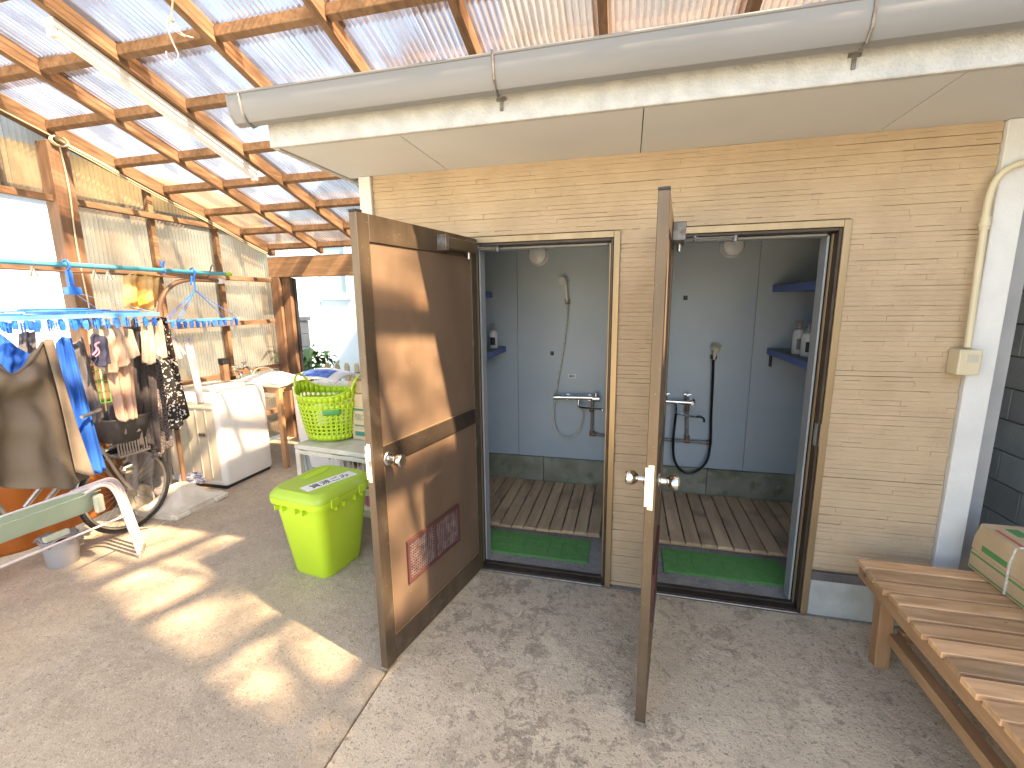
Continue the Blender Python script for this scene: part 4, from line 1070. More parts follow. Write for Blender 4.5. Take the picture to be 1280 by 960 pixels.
cloth('hanging_shirt', 'taupe sleeveless shirt with a drooping scooped neck in front', 'shirt', 'cloth_taupe',
      [(-2.120,-0.816,1.385), (-2.120,-0.791,1.285), (-2.120,-0.749,1.233), (-2.120,-0.675,1.287), (-2.120,-0.596,1.390), (-2.120,-0.559,1.396)],
      [(-2.100,-0.930,0.787), (-2.100,-0.892,0.683), (-2.080,-0.823,0.626), (-2.080,-0.719,0.590), (-2.100,-0.630,0.556), (-2.120,-0.488,0.556)], 1.4, .030, 3, gather=.2, nu=70, nv=60, drape=.075)
shirt = bpy.data.objects['hanging_shirt']
k = MB(); k.tube(smooth_path([(-2.105,-0.825,1.382), (-2.105,-0.799,1.283), (-2.105,-0.757,1.231), (-2.105,-0.683,1.284), (-2.105,-0.605,1.387)], 6), .0075, 6); k.build('neck_band', 'cloth_taupe', shirt, smooth=True)
cloth_parts = MB(); cloth_parts.grid(lambda u, v: Vector((-2.100,-0.607,1.392)).lerp(Vector((-2.085,-0.580,0.634)), v).lerp(Vector((-2.100,-0.564,1.397)).lerp(Vector((-2.090,-0.497,0.567)), v), u) + Vector((.012 * math.sin(3 * u + 4 * v), 0, 0)), 10, 24); cloth_parts.build('side_panel', mat('cloth_taupe_light', (.22, .185, .145), (.18, .15, .115), rough=.85), shirt, smooth=True, solid=.003, recalc=False)
cloth('hanging_shirt', 'bright blue shirt hanging between the taupe and grey garments', 'shirt', 'cloth_blue',
      [(-2.200,-0.493,1.372), (-2.200,-0.454,1.401), (-2.200,-0.413,1.388)], [(-2.200,-0.506,0.746), (-2.200,-0.468,0.623), (-2.200,-0.413,0.556), (-2.200,-0.351,0.548)], 2.2, .022, 5)
cloth('hanging_shirt', 'slack blue garment drooping behind the taupe neckline', 'shirt', 'cloth_blue',
      [(-2.250,-0.697,1.440), (-2.250,-0.661,1.386), (-2.250,-0.591,1.309)], [(-2.250,-0.741,1.250), (-2.250,-0.669,1.213), (-2.250,-0.615,1.249)], 1.5, .02, 6)
cloth('hanging_trousers', 'short grey marl trousers right of the blue shirt', 'trousers', 'cloth_grey',
      [(-2.270,-0.384,1.347), (-2.270,-0.338,1.372), (-2.270,-0.310,1.394)], [(-2.270,-0.387,0.847), (-2.270,-0.326,0.841), (-2.270,-0.263,0.898)], 1.6, .018, 7)
cloth('hanging_sock', 'dark navy cap-like sock with a small pink motif', 'sock', 'cloth_navy',
      [(-2.130,-0.366,1.394), (-2.130,-0.321,1.410), (-2.130,-0.275,1.373)], [(-2.130,-0.376,1.276), (-2.130,-0.344,1.214), (-2.130,-0.280,1.220)], 1.3, .014, 8, th=.012)
k = MB(); k.tube(smooth_path([(-2.095,-0.389,1.288), (-2.095,-0.363,1.318), (-2.095,-0.367,1.347), (-2.095,-0.344,1.360)], 4), .005, 6); k.tube(smooth_path([(-2.095,-0.378,1.277), (-2.095,-0.354,1.298), (-2.095,-0.357,1.332)], 4), .0035, 6)
pm = k.build('motif', mat('ink_pink', (.75, .22, .32), rough=.7), bpy.data.objects['hanging_sock'])
cloth('hanging_shorts', 'cream gathered underwear hanging in front of the pink shorts', 'underwear', 'cloth_cream',
      [(-2.170,-0.349,1.445), (-2.170,-0.252,1.459), (-2.170,-0.162,1.444), (-2.170,-0.088,1.420)], [(-2.170,-0.341,1.227), (-2.170,-0.289,1.165), (-2.170,-0.195,1.171), (-2.170,-0.070,1.271)], 4, .022, 9)
cloth('hanging_shorts', 'pale pink cotton shorts with straight legs', 'shorts', 'cloth_pink',
      [(-2.220,-0.254,1.230), (-2.220,-0.170,1.229), (-2.220,-0.079,1.239)], [(-2.220,-0.237,0.857), (-2.220,-0.184,0.822), (-2.220,-0.106,0.835)], 2.2, .016, 10)
for (a, b, c_, d, lab_, sd) in (((-2.150,-0.044,1.469), (-2.150,0.032,1.487), (-2.150,-0.073,1.218), (-2.150,-0.001,1.198), 'beige lace underwear clipped left of the spotted leggings', 11), ((-2.170,0.044,1.466), (-2.170,0.112,1.474), (-2.170,0.024,1.261), (-2.170,0.101,1.218), 'pale beige strapped underwear overlapping the spotted leggings', 12)):
    cloth('hanging_underwear', lab_, 'underwear', 'cloth_cream', [a, b], [c_, ((Vector(c_) + Vector(d)) / 2 - Vector((0, 0, .03))), d], 2, .014, sd)
cloth('hanging_strap', 'thin black strap looped from the hanger behind the beige underwear', 'strap', 'cloth_dark',
      [(-2.200,-0.071,1.481), (-2.200,-0.024,1.490)], [(-2.200,-0.075,1.292), (-2.200,-0.033,1.234)], 1, .01, 13)
cloth('hanging_trousers', 'dark charcoal trousers hanging beside the pink shorts', 'trousers', 'cloth_dark',
      [(-2.300,-0.017,1.263), (-2.300,0.060,1.277), (-2.300,0.128,1.213)], [(-2.300,-0.085,0.620), (-2.300,-0.011,0.602), (-2.300,0.046,0.524)], 2.5, .022, 14)
cloth('hanging_trousers', 'flecked dark grey trouser leg behind the spotted leggings', 'trousers', 'cloth_fleck',
      [(-2.360,0.125,1.189), (-2.360,0.194,1.180), (-2.360,0.217,1.058)], [(-2.360,0.034,0.481), (-2.360,0.109,0.473), (-2.360,0.204,0.530)], 1.5, .016, 15)
cloth('hanging_leggings', 'black leggings with white leaf spots at the right end of the hanger', 'leggings', 'cloth_spot',
      [(-2.280,0.149,1.483), (-2.280,0.231,1.492)], [(-2.280,0.137,0.679), (-2.280,0.196,0.657), (-2.280,0.293,0.744)], 1.8, .020, 16)
cloth('hanging_cloth', 'narrow pale mauve towel dangling over the washing machine', 'towel', 'cloth_mauve',
      [(-2.350,0.406,1.315), (-2.350,0.467,1.323)], [(-2.350,0.449,0.787), (-2.350,0.506,0.787)], 1.6, .012, 17)
cloth('hanging_cloth', 'short white strap folded over the small triangular hanger', 'strap', 'cloth_mauve',
      [(-2.350,0.298,1.324), (-2.350,0.326,1.340)], [(-2.350,0.318,1.165), (-2.350,0.364,1.171)], 1, .006, 18)
cloth('hanging_cloth', 'second thin white strap crossing beneath the triangular hanger', 'strap', 'cloth_mauve',
      [(-2.360,0.328,1.339), (-2.360,0.346,1.338)], [(-2.360,0.395,1.192), (-2.360,0.416,1.196)], 1, .004, 19)
cloth('hanging_cloth', 'pale grey cloth hanging behind the taupe shirt', 'towel', 'cloth_grey',
      [(-2.500,-0.484,1.424), (-2.500,-0.408,1.429)], [(-2.500,-0.532,1.175), (-2.500,-0.442,1.170)], 1.5, .012, 27)
# orange cloth beyond the pole
cloth('hanging_cloth', 'orange and white towel hanging behind the laundry pole', 'towel', 'cloth_orange',
      [(-2.620,0.233,1.799), (-2.620,0.326,1.816), (-2.620,0.507,1.808)], [(-2.620,0.219,1.563), (-2.620,0.330,1.538), (-2.620,0.456,1.560)], 2, .02, 20)
k = MB(); k.tube([(-2.62, -1.2, 1.80), (-2.62, .62, 1.80)], .007, 8); k.tube([(-2.62, .62, 1.80), (-2.46, .62, 1.80)], .006, 8)
tag(k.build('drying_rod', 'brown_pipe', smooth=True), 'thin brown rod carrying the orange towel behind the pole', 'rod')

# orange sheet and grey bag behind the bicycle
cloth('tarpaulin', 'orange tarpaulin hanging behind the bicycle', 'tarpaulin', 'orange_tarp', [(-2.80, -1.5, .80), (-2.80, -.5, .78), (-2.80, .05, .76)], [(-2.76, -1.5, .06), (-2.76, -.5, .03), (-2.78, .0, .05)], 3, .03, 21)
cloth('rubbish_bag', 'grey plastic sack slumped behind the bicycle wheel', 'bag', 'grey_bag', [(-2.680,0.116,0.699), (-2.680,0.258,0.700), (-2.680,0.441,0.543)], [(-2.680,0.008,-0.142), (-2.680,0.190,-0.149), (-2.680,0.366,-0.130)], 3, .04, 22, th=.02)
t = thing('dustpan', 'flat grey metal dustpan leaning behind the spokes', 'dustpan', (-2.620,0.100,-0.029))
k = MB(); k.prism([(-.02, .0), (.20, .0), (.20, .18), (.12, .23), (.03, .2)], -2.625, -2.615, 'X'); k.v = [(x - .15 * (z), y + .0, z) for x, y, z in k.v]; k.build('pan', 'steel', t, bevel=.002)
k = MB(); k.tube([(-2.655, .12, .22), (-2.70, .11, .55)], .01, 8); k.build('handle', 'black', t, smooth=True)
cloth('rag', 'crumpled pale blue striped rag behind the stand base', 'rag', 'cloth_stripe', [(-2.60, .40, .19), (-2.52, .46, .20), (-2.48, .50, .185)], [(-2.62, .40, .09), (-2.54, .48, .08), (-2.46, .53, .09)], 3, .02, 23)
t = thing('wire_crate', 'green wire basket glimpsed between the hanging clothes', 'basket', (-2.75, -.05, .95))
k = MB()
for i in range(9):
    y = -.20 + .035 * i; k.tube([(-2.72, y, .88), (-2.70, y - .005, 1.12)], .003, 5)
for z in (.88, .96, 1.04, 1.12): k.tube([(-2.72 + .02 * (z - .88) / .24, -.20, z), (-2.72 + .02 * (z - .88) / .24, .08, z)], .003, 5)
k.build('wire', 'net_green', t)

# ------------------------------------------------------------ bicycle
BX = -2.42
t = thing('bicycle', 'old city bicycle with a dark front basket parked behind the washing', 'bicycle', (BX, -.6, 0))
def wheel(yc, R_=.300):
    w_ = bpy.data.objects.new('wheel', None); COL.objects.link(w_); w_.parent = t; w_.location = Vector((BX, yc, R_ + .008)) - wloc(t)
    cir = lambda r_, x=0: [(x, r_ * math.cos(a), r_ * math.sin(a)) for a in [i * 2 * math.pi / 56 for i in range(56)]]
    k = MB(); k.tube(cir(R_ - .008), .015, 8, closed=True); k.build('tyre', 'black', w_, local=True, smooth=True)
    k = MB(); k.tube(cir(R_ - .028), .0095, 8, closed=True); k.build('rim', 'steel', w_, local=True, smooth=True)
    k = MB()
    for i in range(32):
        a = 2 * math.pi * i / 32; b = a + (.35 if i % 2 else -.35); x = .022 if i % 4 < 2 else -.022
        k.tube([(x, .018 * math.cos(b), .018 * math.sin(b)), (0, (R_ - .033) * math.cos(a), (R_ - .033) * math.sin(a))], .0013, 4)
    k.build('spokes', 'chrome_dull', w_, local=True)
    k = MB(); k.lathe([(.008, -.05), (.02, -.028), (.02, -.024), (.010, -.02), (.010, .02), (.02, .024), (.02, .028), (.008, .05)], (0, 0, 0), 'X', 12); k.build('hub', 'chrome_dull', w_, local=True, smooth=True)
    return w_
wheel(-.115); wheel(-1.17)
def tube_part(name, mt, pts, r, par=t): 
    k = MB(); k.tube(pts, r, 9); return k.build(name, mt, par, smooth=True)
WY = -.115
for s in (-.045, .045): tube_part('fork', 'steel', smooth_path([(BX + s, WY, .308), (BX + s, WY - .06, .42), (BX + s * .8, WY - .14, .66)], 4), .010)
tube_part('head_tube', 'steel', [(BX, WY - .135, .64), (BX, WY - .185, .84)], .018)
tube_part('frame_tube', 'steel', [(BX, WY - .145, .67), (BX, WY - .58, .30), (BX, WY - .62, .29)], .016)
tube_part('frame_tube', 'steel', [(BX, WY - .17, .78), (BX, WY - .55, .42)], .014)
tube_part('seat_tube', 'steel', [(BX, WY - .60, .29), (BX, WY - .76, .80)], .015)
for s in (-.05, .05): tube_part('stay', 'steel', [(BX + s, -1.17, .308), (BX + s * .4, WY - .61, .29)], .009); tube_part('stay', 'steel', [(BX + s, -1.17, .308), (BX + s * .3, WY - .72, .66)], .008)
k = MB(); k.grid(lambda u, v: (BX + (-.10 + .20 * v) * (1 - .6 * u), WY - .86 + .27 * u, .84 + .02 * math.sin(3 * u) - .03 * abs(2 * v - 1)), 10, 10); k.build('saddle', 'black', t, smooth=True, solid=.03, recalc=False)
tube_part('handlebar', 'chrome_dull', smooth_path([(BX - .28, WY - .36, .93), (BX - .22, WY - .22, .94), (BX, WY - .19, .90), (BX + .22, WY - .22, .94), (BX + .28, WY - .36, .93)], 5), .011)
tube_part('stem', 'chrome_dull', [(BX, WY - .185, .84), (BX, WY - .19, .91)], .012)
for w_c in (WY, -1.17):
    k = MB(); k.grid(lambda u, v: (BX - .025 + .05 * v, w_c + .322 * math.cos(math.pi * (.35 + .55 * u if w_c == WY else .05 + .8 * u)), .308 + .322 * math.sin(math.pi * (.35 + .55 * u if w_c == WY else .05 + .8 * u)) + .008 * math.sin(math.pi * v)), 20, 4); k.build('mudguard', 'steel', t, smooth=True, solid=.002, recalc=False)
k = MB(); k.rrect(0, 0, 0, 0, 0, 0, 0, c=(BX, WY - .02), rows=[(.26, .20, .60, .04), (.27, .21, .67, .04)], caps=False)
k.v = [(x, y, z) for x, y, z in k.v]
bk_ = MB(); bk_.rrect(0, 0, 0, 0, 0, 0, 0, c=(BX, WY - .0), rows=[(.27, .20, .67, .04), (.34, .26, .83, .05), (.355, .275, .84, .05)], caps=False)
bsk = bk_.build('basket', mat('basket_grey', (.085, .085, .09), (.06, .06, .065), rough=.5), t, smooth=True, solid=.004, recalc=False)
k = MB()
for i in range(12):
    a = i / 11; y = WY - .10 + .20 * a; k.box(BX + .128, BX + .134, y - .004, y + .004, .585, .671)
for i in range(10):
    x = BX - .12 + .24 * i / 9; k.box(x - .004, x + .004, WY + .094, WY + .100, .585, .671); 
k.box(BX - .13, BX + .136, WY - .10, WY + .102, .572, .584)
k.build('basket_slat', bsk.data.materials[0], bsk)
k = MB(); k.lathe([(.006, -.06), (.030, -.045), (.040, -.015), (.042, .0), (.034, .008)], (BX + .085, WY - .02, .475), 'Y', 18); hl = k.build('headlight', 'chrome', t, smooth=True)
tube_part('kickstand', 'chrome_dull', [(BX + .05, WY - .04, .03), (BX + .12, WY + .06, .0), (BX + .12, WY + .35, .0)], .006)
# striped bag in the front basket
t2 = cloth('cloth_bag', 'dark striped cloth stuffed in the bicycle basket', 'bag', 'cloth_dark', [(BX + .12, WY - .10, .93), (BX + .12, WY + .0, .95), (BX + .12, WY + .10, .94)], [(BX + .11, WY - .10, .73), (BX + .11, WY, .72), (BX + .11, WY + .09, .73)], 2, .02, 24, th=.04)

# ------------------------------------------------------------ folding cot
t = thing('folding_cot', 'folded camp cot with pale green canvas and grey tube legs standing on the floor', 'cot', (-2.05, -.9, 0))
def cv(u, v):
    y = -1.9 + 1.375 * u; a = -math.pi / 2 + math.pi * v
    return (-2.055 + .055 * math.cos(a) * 1.1, y, .458 + .088 * math.sin(a) * -1 + .004 * math.sin(20 * u))
k = MB(); k.grid(lambda u, v: (-2.0 - .11 * (1 - math.cos(v * math.pi * 2)) / 2 + (.012 * math.sin(5 * u + 1)), -1.9 + 1.37 * u, .46 + .086 * math.sin(v * math.pi * 2 + 1.57) + .005 * math.sin(11 * u)), 30, 20, wrap=False)
k.build('canvas', 'canvas', t, smooth=True, solid=.003, recalc=False)
k = MB(); k.tube([(-1.995, -1.9, .515), (-1.995, -.535, .515)], .0022, 5); k.tube([(-1.993, -1.9, .519), (-1.993, -.55, .519)], .0012, 4); k.build('seam', 'canvas', t)
k = MB(); k.box(-2.02, -1.99, -.575, -.525, .380, .49); k.build('hem', 'canvas_pale', t, bevel=.01)
for i, x in enumerate((-1.985, -2.02, -2.055, -2.09)):
    off = i * .004
    dy = i * .034
    tube_part('leg', 'tube_white', [(x, -.62, .53), (x, -.56 + dy, .545 - off)] + bez((x, -.56 + dy, .545 - off), (x, -.50 + dy, .55 - off), (x, -.475 + dy, .50), (x, -.46 + dy, .42), 8)[1:] + [(x, -.40 + dy, .02)], .0098, t)
    k = MB(); k.lathe([(.0125, 0), (.0125, .028)], (x, -.398 + dy, .0), 'Z', 10); k.build('foot_cap', 'pipe_grey', t, smooth=True)
tube_part('stretcher', 'tube_white', [(-1.975, -1.9, .335), (-1.975, -.435, .312)], .0065, t)
tube_part('side_tube', 'tube_white', [(-2.06, -1.95, .53), (-2.06, -.55, .53)], .012, t)
k = MB(); k.box(-2.01, -1.985, -.83, -.72, .340, .368); k.build('bracket', 'canvas_pale', t, bevel=.002)
for x in (-1.99, -2.09): tube_part('leg', 'tube_white', [(x, -1.9, .53), (x, -2.0, .02)], .0125, t)
# bucket
t = thing('bucket', 'small translucent plastic bucket on the floor under the cot', 'bucket', (-2.40, -.55, 0))
k = MB(); k.lathe([(.072, .0), (.075, .004), (.090, .165), (.096, .17), (.096, .178), (.089, .178), (.072, .01)], (-2.40, -.55, 0), 'Z', 28); k.build('shell', 'bucket', t, smooth=True)
k = MB(); k.grid(lambda u, v: (-2.40 + .08 * (2 * u - 1), -.55 + .08 * (2 * v - 1), .165 + .03 * math.sin(7 * u + 4 * v)), 12, 12); k.build('rag', 'grey_bag', t, smooth=True, solid=.01, recalc=False)

# ------------------------------------------------------------ bench and parcels
t = thing('slatted_bench', 'wooden slatted bench with weathered varnished boards at the right', 'bench', (2.4, -.8, 0))
BY0, BY1 = -2.2, -.175
y = BY1; i = 0; rb = random.Random(4)
s0 = None
while y - .083 > BY0:
    wv = .083
    if s0 is None:
        k = MB(); k.box(1.995, 2.86, y - wv + .007, y - .007, .397, .420); s0 = k.build('slat', 'bench', t, bevel=.0025); sl0 = Vector(s0.location)
    else:
        c = copy_obj(s0, t, sl0 + Vector((rb.uniform(-.012, .006), -(BY1 - y), rb.uniform(-.0015, .0015))))
        c.rotation_euler = (0, 0, rb.uniform(-.006, .006))
    y -= wv
box_part('side_rail', 'bench_rail', t, (2.005, 2.035, BY0, BY1 - .01, .335, .396)); box_part('side_rail', 'bench_rail', t, (2.80, 2.83, BY0, BY1 - .01, .335, .396))
box_part('end_rail', 'bench_rail', t, (2.036, 2.799, BY1 - .045, BY1 - .015, .335, .398))
for (x, yy) in ((2.04, -.30), (2.74, -.30), (2.04, -2.1), (2.74, -2.1)):
    k = MB(); k.bar((x + .028, yy + .02, .398), (x + .028, yy - .005 if yy > -1 else yy - .03, -.0), .055, .055, (0, 1, 0)); k.build('leg', 'bench_leg', t, bevel=.003)
k = MB(); k.bar((2.10, -.32, .145), (2.10, -2.1, .145), .045, .045); k.build('stretcher', 'bench_rail', t, bevel=.003)
k = MB(); k.bar((2.13, -.30, .15), (2.74, -.30, .15), .035, .04); k.build('cross_stretcher', 'bench_leg', t, bevel=.003)
k = MB(); k.lathe([(.007, -.004), (.007, .0)], (2.003, -.24, .375), 'X', 12); k.build('bolt', 'steel', t)

# parcel of cartons
t = thing('cardboard_box', 'tied cardboard parcel with green printing on the far end of the bench', 'box', (2.57, -.42, .4225))
X0, X1, Y0, Y1 = 2.425, 2.72, -.78, -.135
k = MB(); k.rrect(0, 0, 0, 0, 0, 0, 0, c=((X0 + X1) / 2, (Y0 + Y1) / 2), rows=[(.295, .645, .4225, .012), (.297, .647, .50, .016), (.285, .637, .506, .016), (.297, .647, .512, .016), (.297, .645, .56, .02), (.285, .630, .622, .03)]); k.build('carton', 'card_pale', t, smooth=True)
def px_print(y0, y1, z0, z1, mt): k = MB(); k.box(X0 - .0022, X0 - .0014, y0, y1, z0, z1); k.build('print', mt, t)
def pt_print(x0, x1, y0, y1, mt): k = MB(); k.box(x0, x1, y0, y1, .6221, .6228); k.build('print', mt, t)
px_print(-.70, -.15, .488, .496, 'ink_green'); px_print(-.33, -.20, .525, .550, 'ink_green'); px_print(-.60, -.15, .430, .436, 'ink_green'); px_print(-.72, -.42, .535, .552, 'ink_red')
for i in range(5):
    pt_print(2.50, 2.545, -.25 - .1 * i, -.18 - .1 * i, 'ink_green'); pt_print(2.575, 2.61, -.27 - .1 * i, -.19 - .1 * i, 'ink_green')
pt_print(2.452, 2.466, -.70, -.2, 'ink_red')
k = MB(); k.prism([(-.50, .50), (-.44, .53), (-.415, .575), (-.43, .60), (-.47, .60), (-.50, .575), (-.56, .56), (-.63, .50), (-.66, .455), (-.62, .44), (-.55, .46)], X0 - .0045, X0 - .0024, 'X'); k.build('green_motif', mat('ink_leaf_green', (.06, .36, .06), rough=.6), t)
k = MB()
lo_ = lambda x, z: (x, -.345, z)
k.tube([(X0 - .003, -.345, .424), (X0 - .004, -.345, .56), (X0 + .004, -.348, .617), (X0 + .02, -.35, .625), (X1 - .02, -.36, .625), (X1 + .003, -.36, .56), (X1 + .003, -.36, .424)], .0045, 7)
k.tube(smooth_path([(X0 + .05, -.35, .632), (X0 + .06, -.37, .648), (X0 + .09, -.40, .635), (X0 + .075, -.43, .632), (X0 + .05, -.41, .636)], 4), .004, 6)
k.build('twine', 'rope', t, smooth=True)
k = MB(); k.box(0, .0015, -.10, .10, -.09, .09); pp = k.build('delivery_slip', 'paper', t, local=True); pp.location = Vector((X0 - .012, -.655, .56)) - wloc(t); pp.rotation_euler = (R(12), R(14), 0)
t = carton('pinkish flattened carton lying behind the tied parcel', 2.74, 2.98, -.60, -.16, .4225, .60, 'card')
k = MB(); k.box(-.121, -.1202, -.2, .2, .10, .14); k.build('print', 'ink_red', t, local=True)

# conduit with box on the facade
t = thing('conduit', 'cream electrical conduit bending along the wall into a small box', 'conduit', (2.34, -.04, 1.3))
cpts = [(2.345, -.055, 1.36), (2.332, -.055, 1.90)] + bez((2.332, -.055, 1.90), (2.33, -.058, 2.04), (2.35, -.062, 2.075), (2.50, -.065, 2.085), 10)[1:] + [(2.75, -.065, 2.09)]
k = MB(); k.tube(cpts, .0125, 14); k.build('pipe', 'cream_plastic', t, smooth=True)
k = MB(); k.lathe([(.0165, 0), (.0165, .05)], (2.334, -.055, 1.83), 'Z', 14); k.lathe([(.019, 0), (.019, .012)], (2.334, -.055, 1.845), 'Z', 14); k.build('coupling', 'cream_plastic', t, smooth=True)
k = MB(); k.box(2.305, 2.385, -.085, -.013, 1.245, 1.352); jb = k.build('junction_box', 'cream_plastic', t, bevel=.006, bseg=2)
k = MB(); k.box(2.335, 2.372, -.0875, -.0852, 1.30, 1.332); k.build('cover_plate', 'white_dirty', jb)

# ------------------------------------------------------------ shower fittings
YW = 1.299
def lampd(x, z, lab_):
    t = thing('wall_lamp', lab_, 'lamp', (x, YW, z))
    k = MB(); k.lathe([(.082, 0), (.084, -.012), (.080, -.02)], (0, 0, 0), 'Y', 32); k.build('base', 'white_plastic', t, local=True, smooth=True)
    k = MB(); k.lathe([(.074, -.0205), (.074, -.05), (.066, -.068), (.045, -.078), (.01, -.081)], (0, 0, 0), 'Y', 32); k.build('diffuser', 'lamp_glass', t, local=True, smooth=True)
lampd(.258, 1.925, 'round white wall lamp high in the left shower room'); lampd(1.667, 1.94, 'round white wall lamp high in the right shower room')
def shelf(lab_, x0, x1, z, th=.045):
    t = thing('wall_shelf', lab_, 'shelf', ((x0 + x1) / 2, .9, z))
    k = MB(); k.box(x0, x1, .20, YW - .001, z - th, z - .004); k.build('board', 'shelf_blue', t, bevel=.002)
    k = MB(); k.box(x0, x1, .20, YW - .001, z - .0035, z); k.build('top', 'shelf_top', t)
    return t
shelf('lower blue shelf with shampoo bottles in the left shower room', -.379, -.02, 1.205)
shelf('upper empty blue shelf in the left shower room', -.379, -.13, 1.65)
s_ = shelf('lower blue shelf holding two pump bottles in the right shower room', 1.955, 2.319, 1.215)
k = MB(); k.box(1.958, 1.968, 1.20, 1.24, 1.09, 1.169); k.build('hook', 'black', s_)
shelf('upper empty blue shelf in the right shower room', 1.955, 2.319, 1.665, .05)
def bottle(lab_, x, y, z, h=.15, r_=.034, cap='bottle_white', lb='ink'):
    t = thing('pump_bottle', lab_, 'bottle', (x, y, z))
    k = MB(); k.lathe([(r_ * .9, 0), (r_, .01), (r_, h * .8), (r_ * .85, h * .93), (.014, h)], (0, 0, 0), 'Z', 20); k.build('body', 'bottle_white', t, local=True, smooth=True)
    k = MB(); k.lathe([(.015, h + .0005), (.015, h + .018), (.006, h + .02), (.006, h + .04)], (0, 0, 0), 'Z', 14); k.box(-.032, .01, -.006, .006, h + .040, h + .050); k.build('pump', cap, t, local=True, smooth=False)
    k = MB(); k.grid(lambda u, v: ((r_ + .0008) * math.cos(-2.2 + 1.3 * u), (r_ + .0008) * math.sin(-2.2 + 1.3 * u), h * (.18 + .42 * v)), 8, 2); k.build('label', lb, t, local=True, smooth=True, recalc=False)
bottle('white pump bottle with a dark gold label on the left room shelf', -.075, 1.12, 1.206, .145, .033, 'bottle_cap', 'ink')
bottle('white pump bottle nearest the door frame on the left room shelf', -.10, .87, 1.206, .165, .033, 'bottle_white', 'shelf_top')
bottle('rear white pump bottle with a brown cap on the right room shelf', 2.035, .93, 1.216, .165, .036, 'bottle_cap', 'shelf_top')
bottle('front white pump bottle with a dark label on the right room shelf', 2.045, .80, 1.216, .150, .037, 'bottle_cap', 'ink')

# left room mixer, hose and hand shower
t = thing('shower_mixer', 'chrome bar mixer tap on the left shower room wall', 'tap', (.59, YW, .80))
k = MB(); k.tube([(.42, YW - .07, .800), (.755, YW - .07, .808)], .019, 16); k.build('body', 'chrome', t, smooth=True)
for x in (.425, .735):
    k = MB(); k.tube([(x - .028, YW - .07, .800), (x + .028, YW - .07, .802)], .024, 16); k.tube([(x, YW - .07, .80), (x, YW - .07, .842)], .016, 12) if x > .6 else None; k.build('control_knob', 'chrome', t, smooth=True)
for x in (.50, .68):
    k = MB(); k.lathe([(.03, 0), (.03, -.008), (.015, -.012), (.015, -.055)], (x, YW, .79), 'Y', 16); k.build('union', 'chrome_dull', t, smooth=True)
k = MB(); k.tube(smooth_path([(.60, YW - .07, .79), (.60, YW - .08, .735), (.64, YW - .10, .73), (.78, YW - .14, .735), (.795, YW - .145, .715)], 5), .009, 10); k.build('spout', 'chrome', t, smooth=True)
t = thing('hand_shower', 'white hand shower on a holder with a pale hose in the left room', 'shower head', (.49, YW, 1.55))
k = MB(); k.tube([(.497, YW - .05, 1.55), (.490, YW - .06, 1.62), (.480, YW - .075, 1.70), (.470, YW - .085, 1.745)], [.010, .011, .014, .016], 12); k.tube([(.474, YW - .075, 1.728), (.462, YW - .115, 1.722)], [.026, .030], 18); k.build('head', 'bottle_white', t, smooth=True)
k = MB(); k.box(.478, .512, YW - .062, YW, 1.545, 1.585); k.build('holder', 'metal_bracket', t, bevel=.003)
hp = smooth_path([(.498, YW - .05, 1.55), (.49, YW - .04, 1.40), (.468, YW - .035, 1.20), (.435, YW - .035, 1.0), (.405, YW - .04, .80), (.392, YW - .05, .63), (.42, YW - .05, .51), (.50, YW - .05, .452), (.58, YW - .05, .49), (.63, YW - .06, .62), (.615, YW - .075, .75)], 8)
k = MB(); k.tube(hp, .0072, 8); k.build('hose', 'steel' if False else 'rope', t, smooth=True)
t = thing('wall_sign', 'tiny white faucet notice stuck above the left mixer', 'sign', (.535, YW, .965))
k = MB(); k.box(-.032, .032, -.0015, 0, -.018, .018); k.build('plate', 'paper', t, local=True)
text('温水', .026, 'ink', t, (0, -.0025, 0), (R(90), 0, 0))
t = thing('wall_hook', 'small black square wall hook beside the left hose', 'hook', (.37, YW, 1.15))
k = MB(); k.box(-.014, .014, -.006, 0, -.016, .016); k.build('plate', 'black', t, local=True, bevel=.001)
k = MB(); k.tube([(0, -.006, .006), (0, -.022, .0), (0, -.024, .01)], .003, 6); k.build('peg', 'pipe_grey', t, local=True)
t = thing('wall_hook', 'small black square wall hook below the right room lamp', 'hook', (1.374, YW, 1.583))
k = MB(); k.box(-.014, .014, -.006, 0, -.016, .016); k.build('plate', 'black', t, local=True, bevel=.001)
k = MB(); k.tube([(0, -.006, .006), (0, -.022, .0), (0, -.024, .01)], .003, 6); k.build('peg', 'pipe_grey', t, local=True)
# pipes
def pipe(lab_, segs, fits):
    t = thing('water_pipe', lab_, 'pipe', segs[0][0])
    for pts in segs:
        k = MB(); k.tube(pts, .0125, 10); k.build('pipe', 'pipe_grey', t, smooth=True)
    for (p, d) in fits:
        k = MB(); k.lathe([(.017, -.02), (.019, -.018), (.019, .018), (.017, .02)], p, d, 12); k.build('elbow', 'brown_pipe', t, smooth=True)
pipe('rusty galvanised pipe below the left shower mixer', [[(.705, YW - .03, .78), (.705, YW - .03, .50)], [(.705, YW - .03, .495), (1.003, YW - .03, .470)]], [((.705, YW - .03, .50), 'Z'), ((.72, YW - .03, .493), 'X'), ((.70, YW - .03, .70), 'Z')])
pipe('rusty galvanised pipe with tee below the right shower taps', [[(1.427, YW - .03, .77), (1.44, YW - .03, .49)], [(1.066, YW - .03, .488), (1.62, YW - .03, .48)]], [((1.44, YW - .03, .484), 'X'), ((1.44, YW - .03, .51), 'Z'), ((1.60, YW - .03, .481), 'X'), ((1.427, YW - .03, .74), 'Z')])
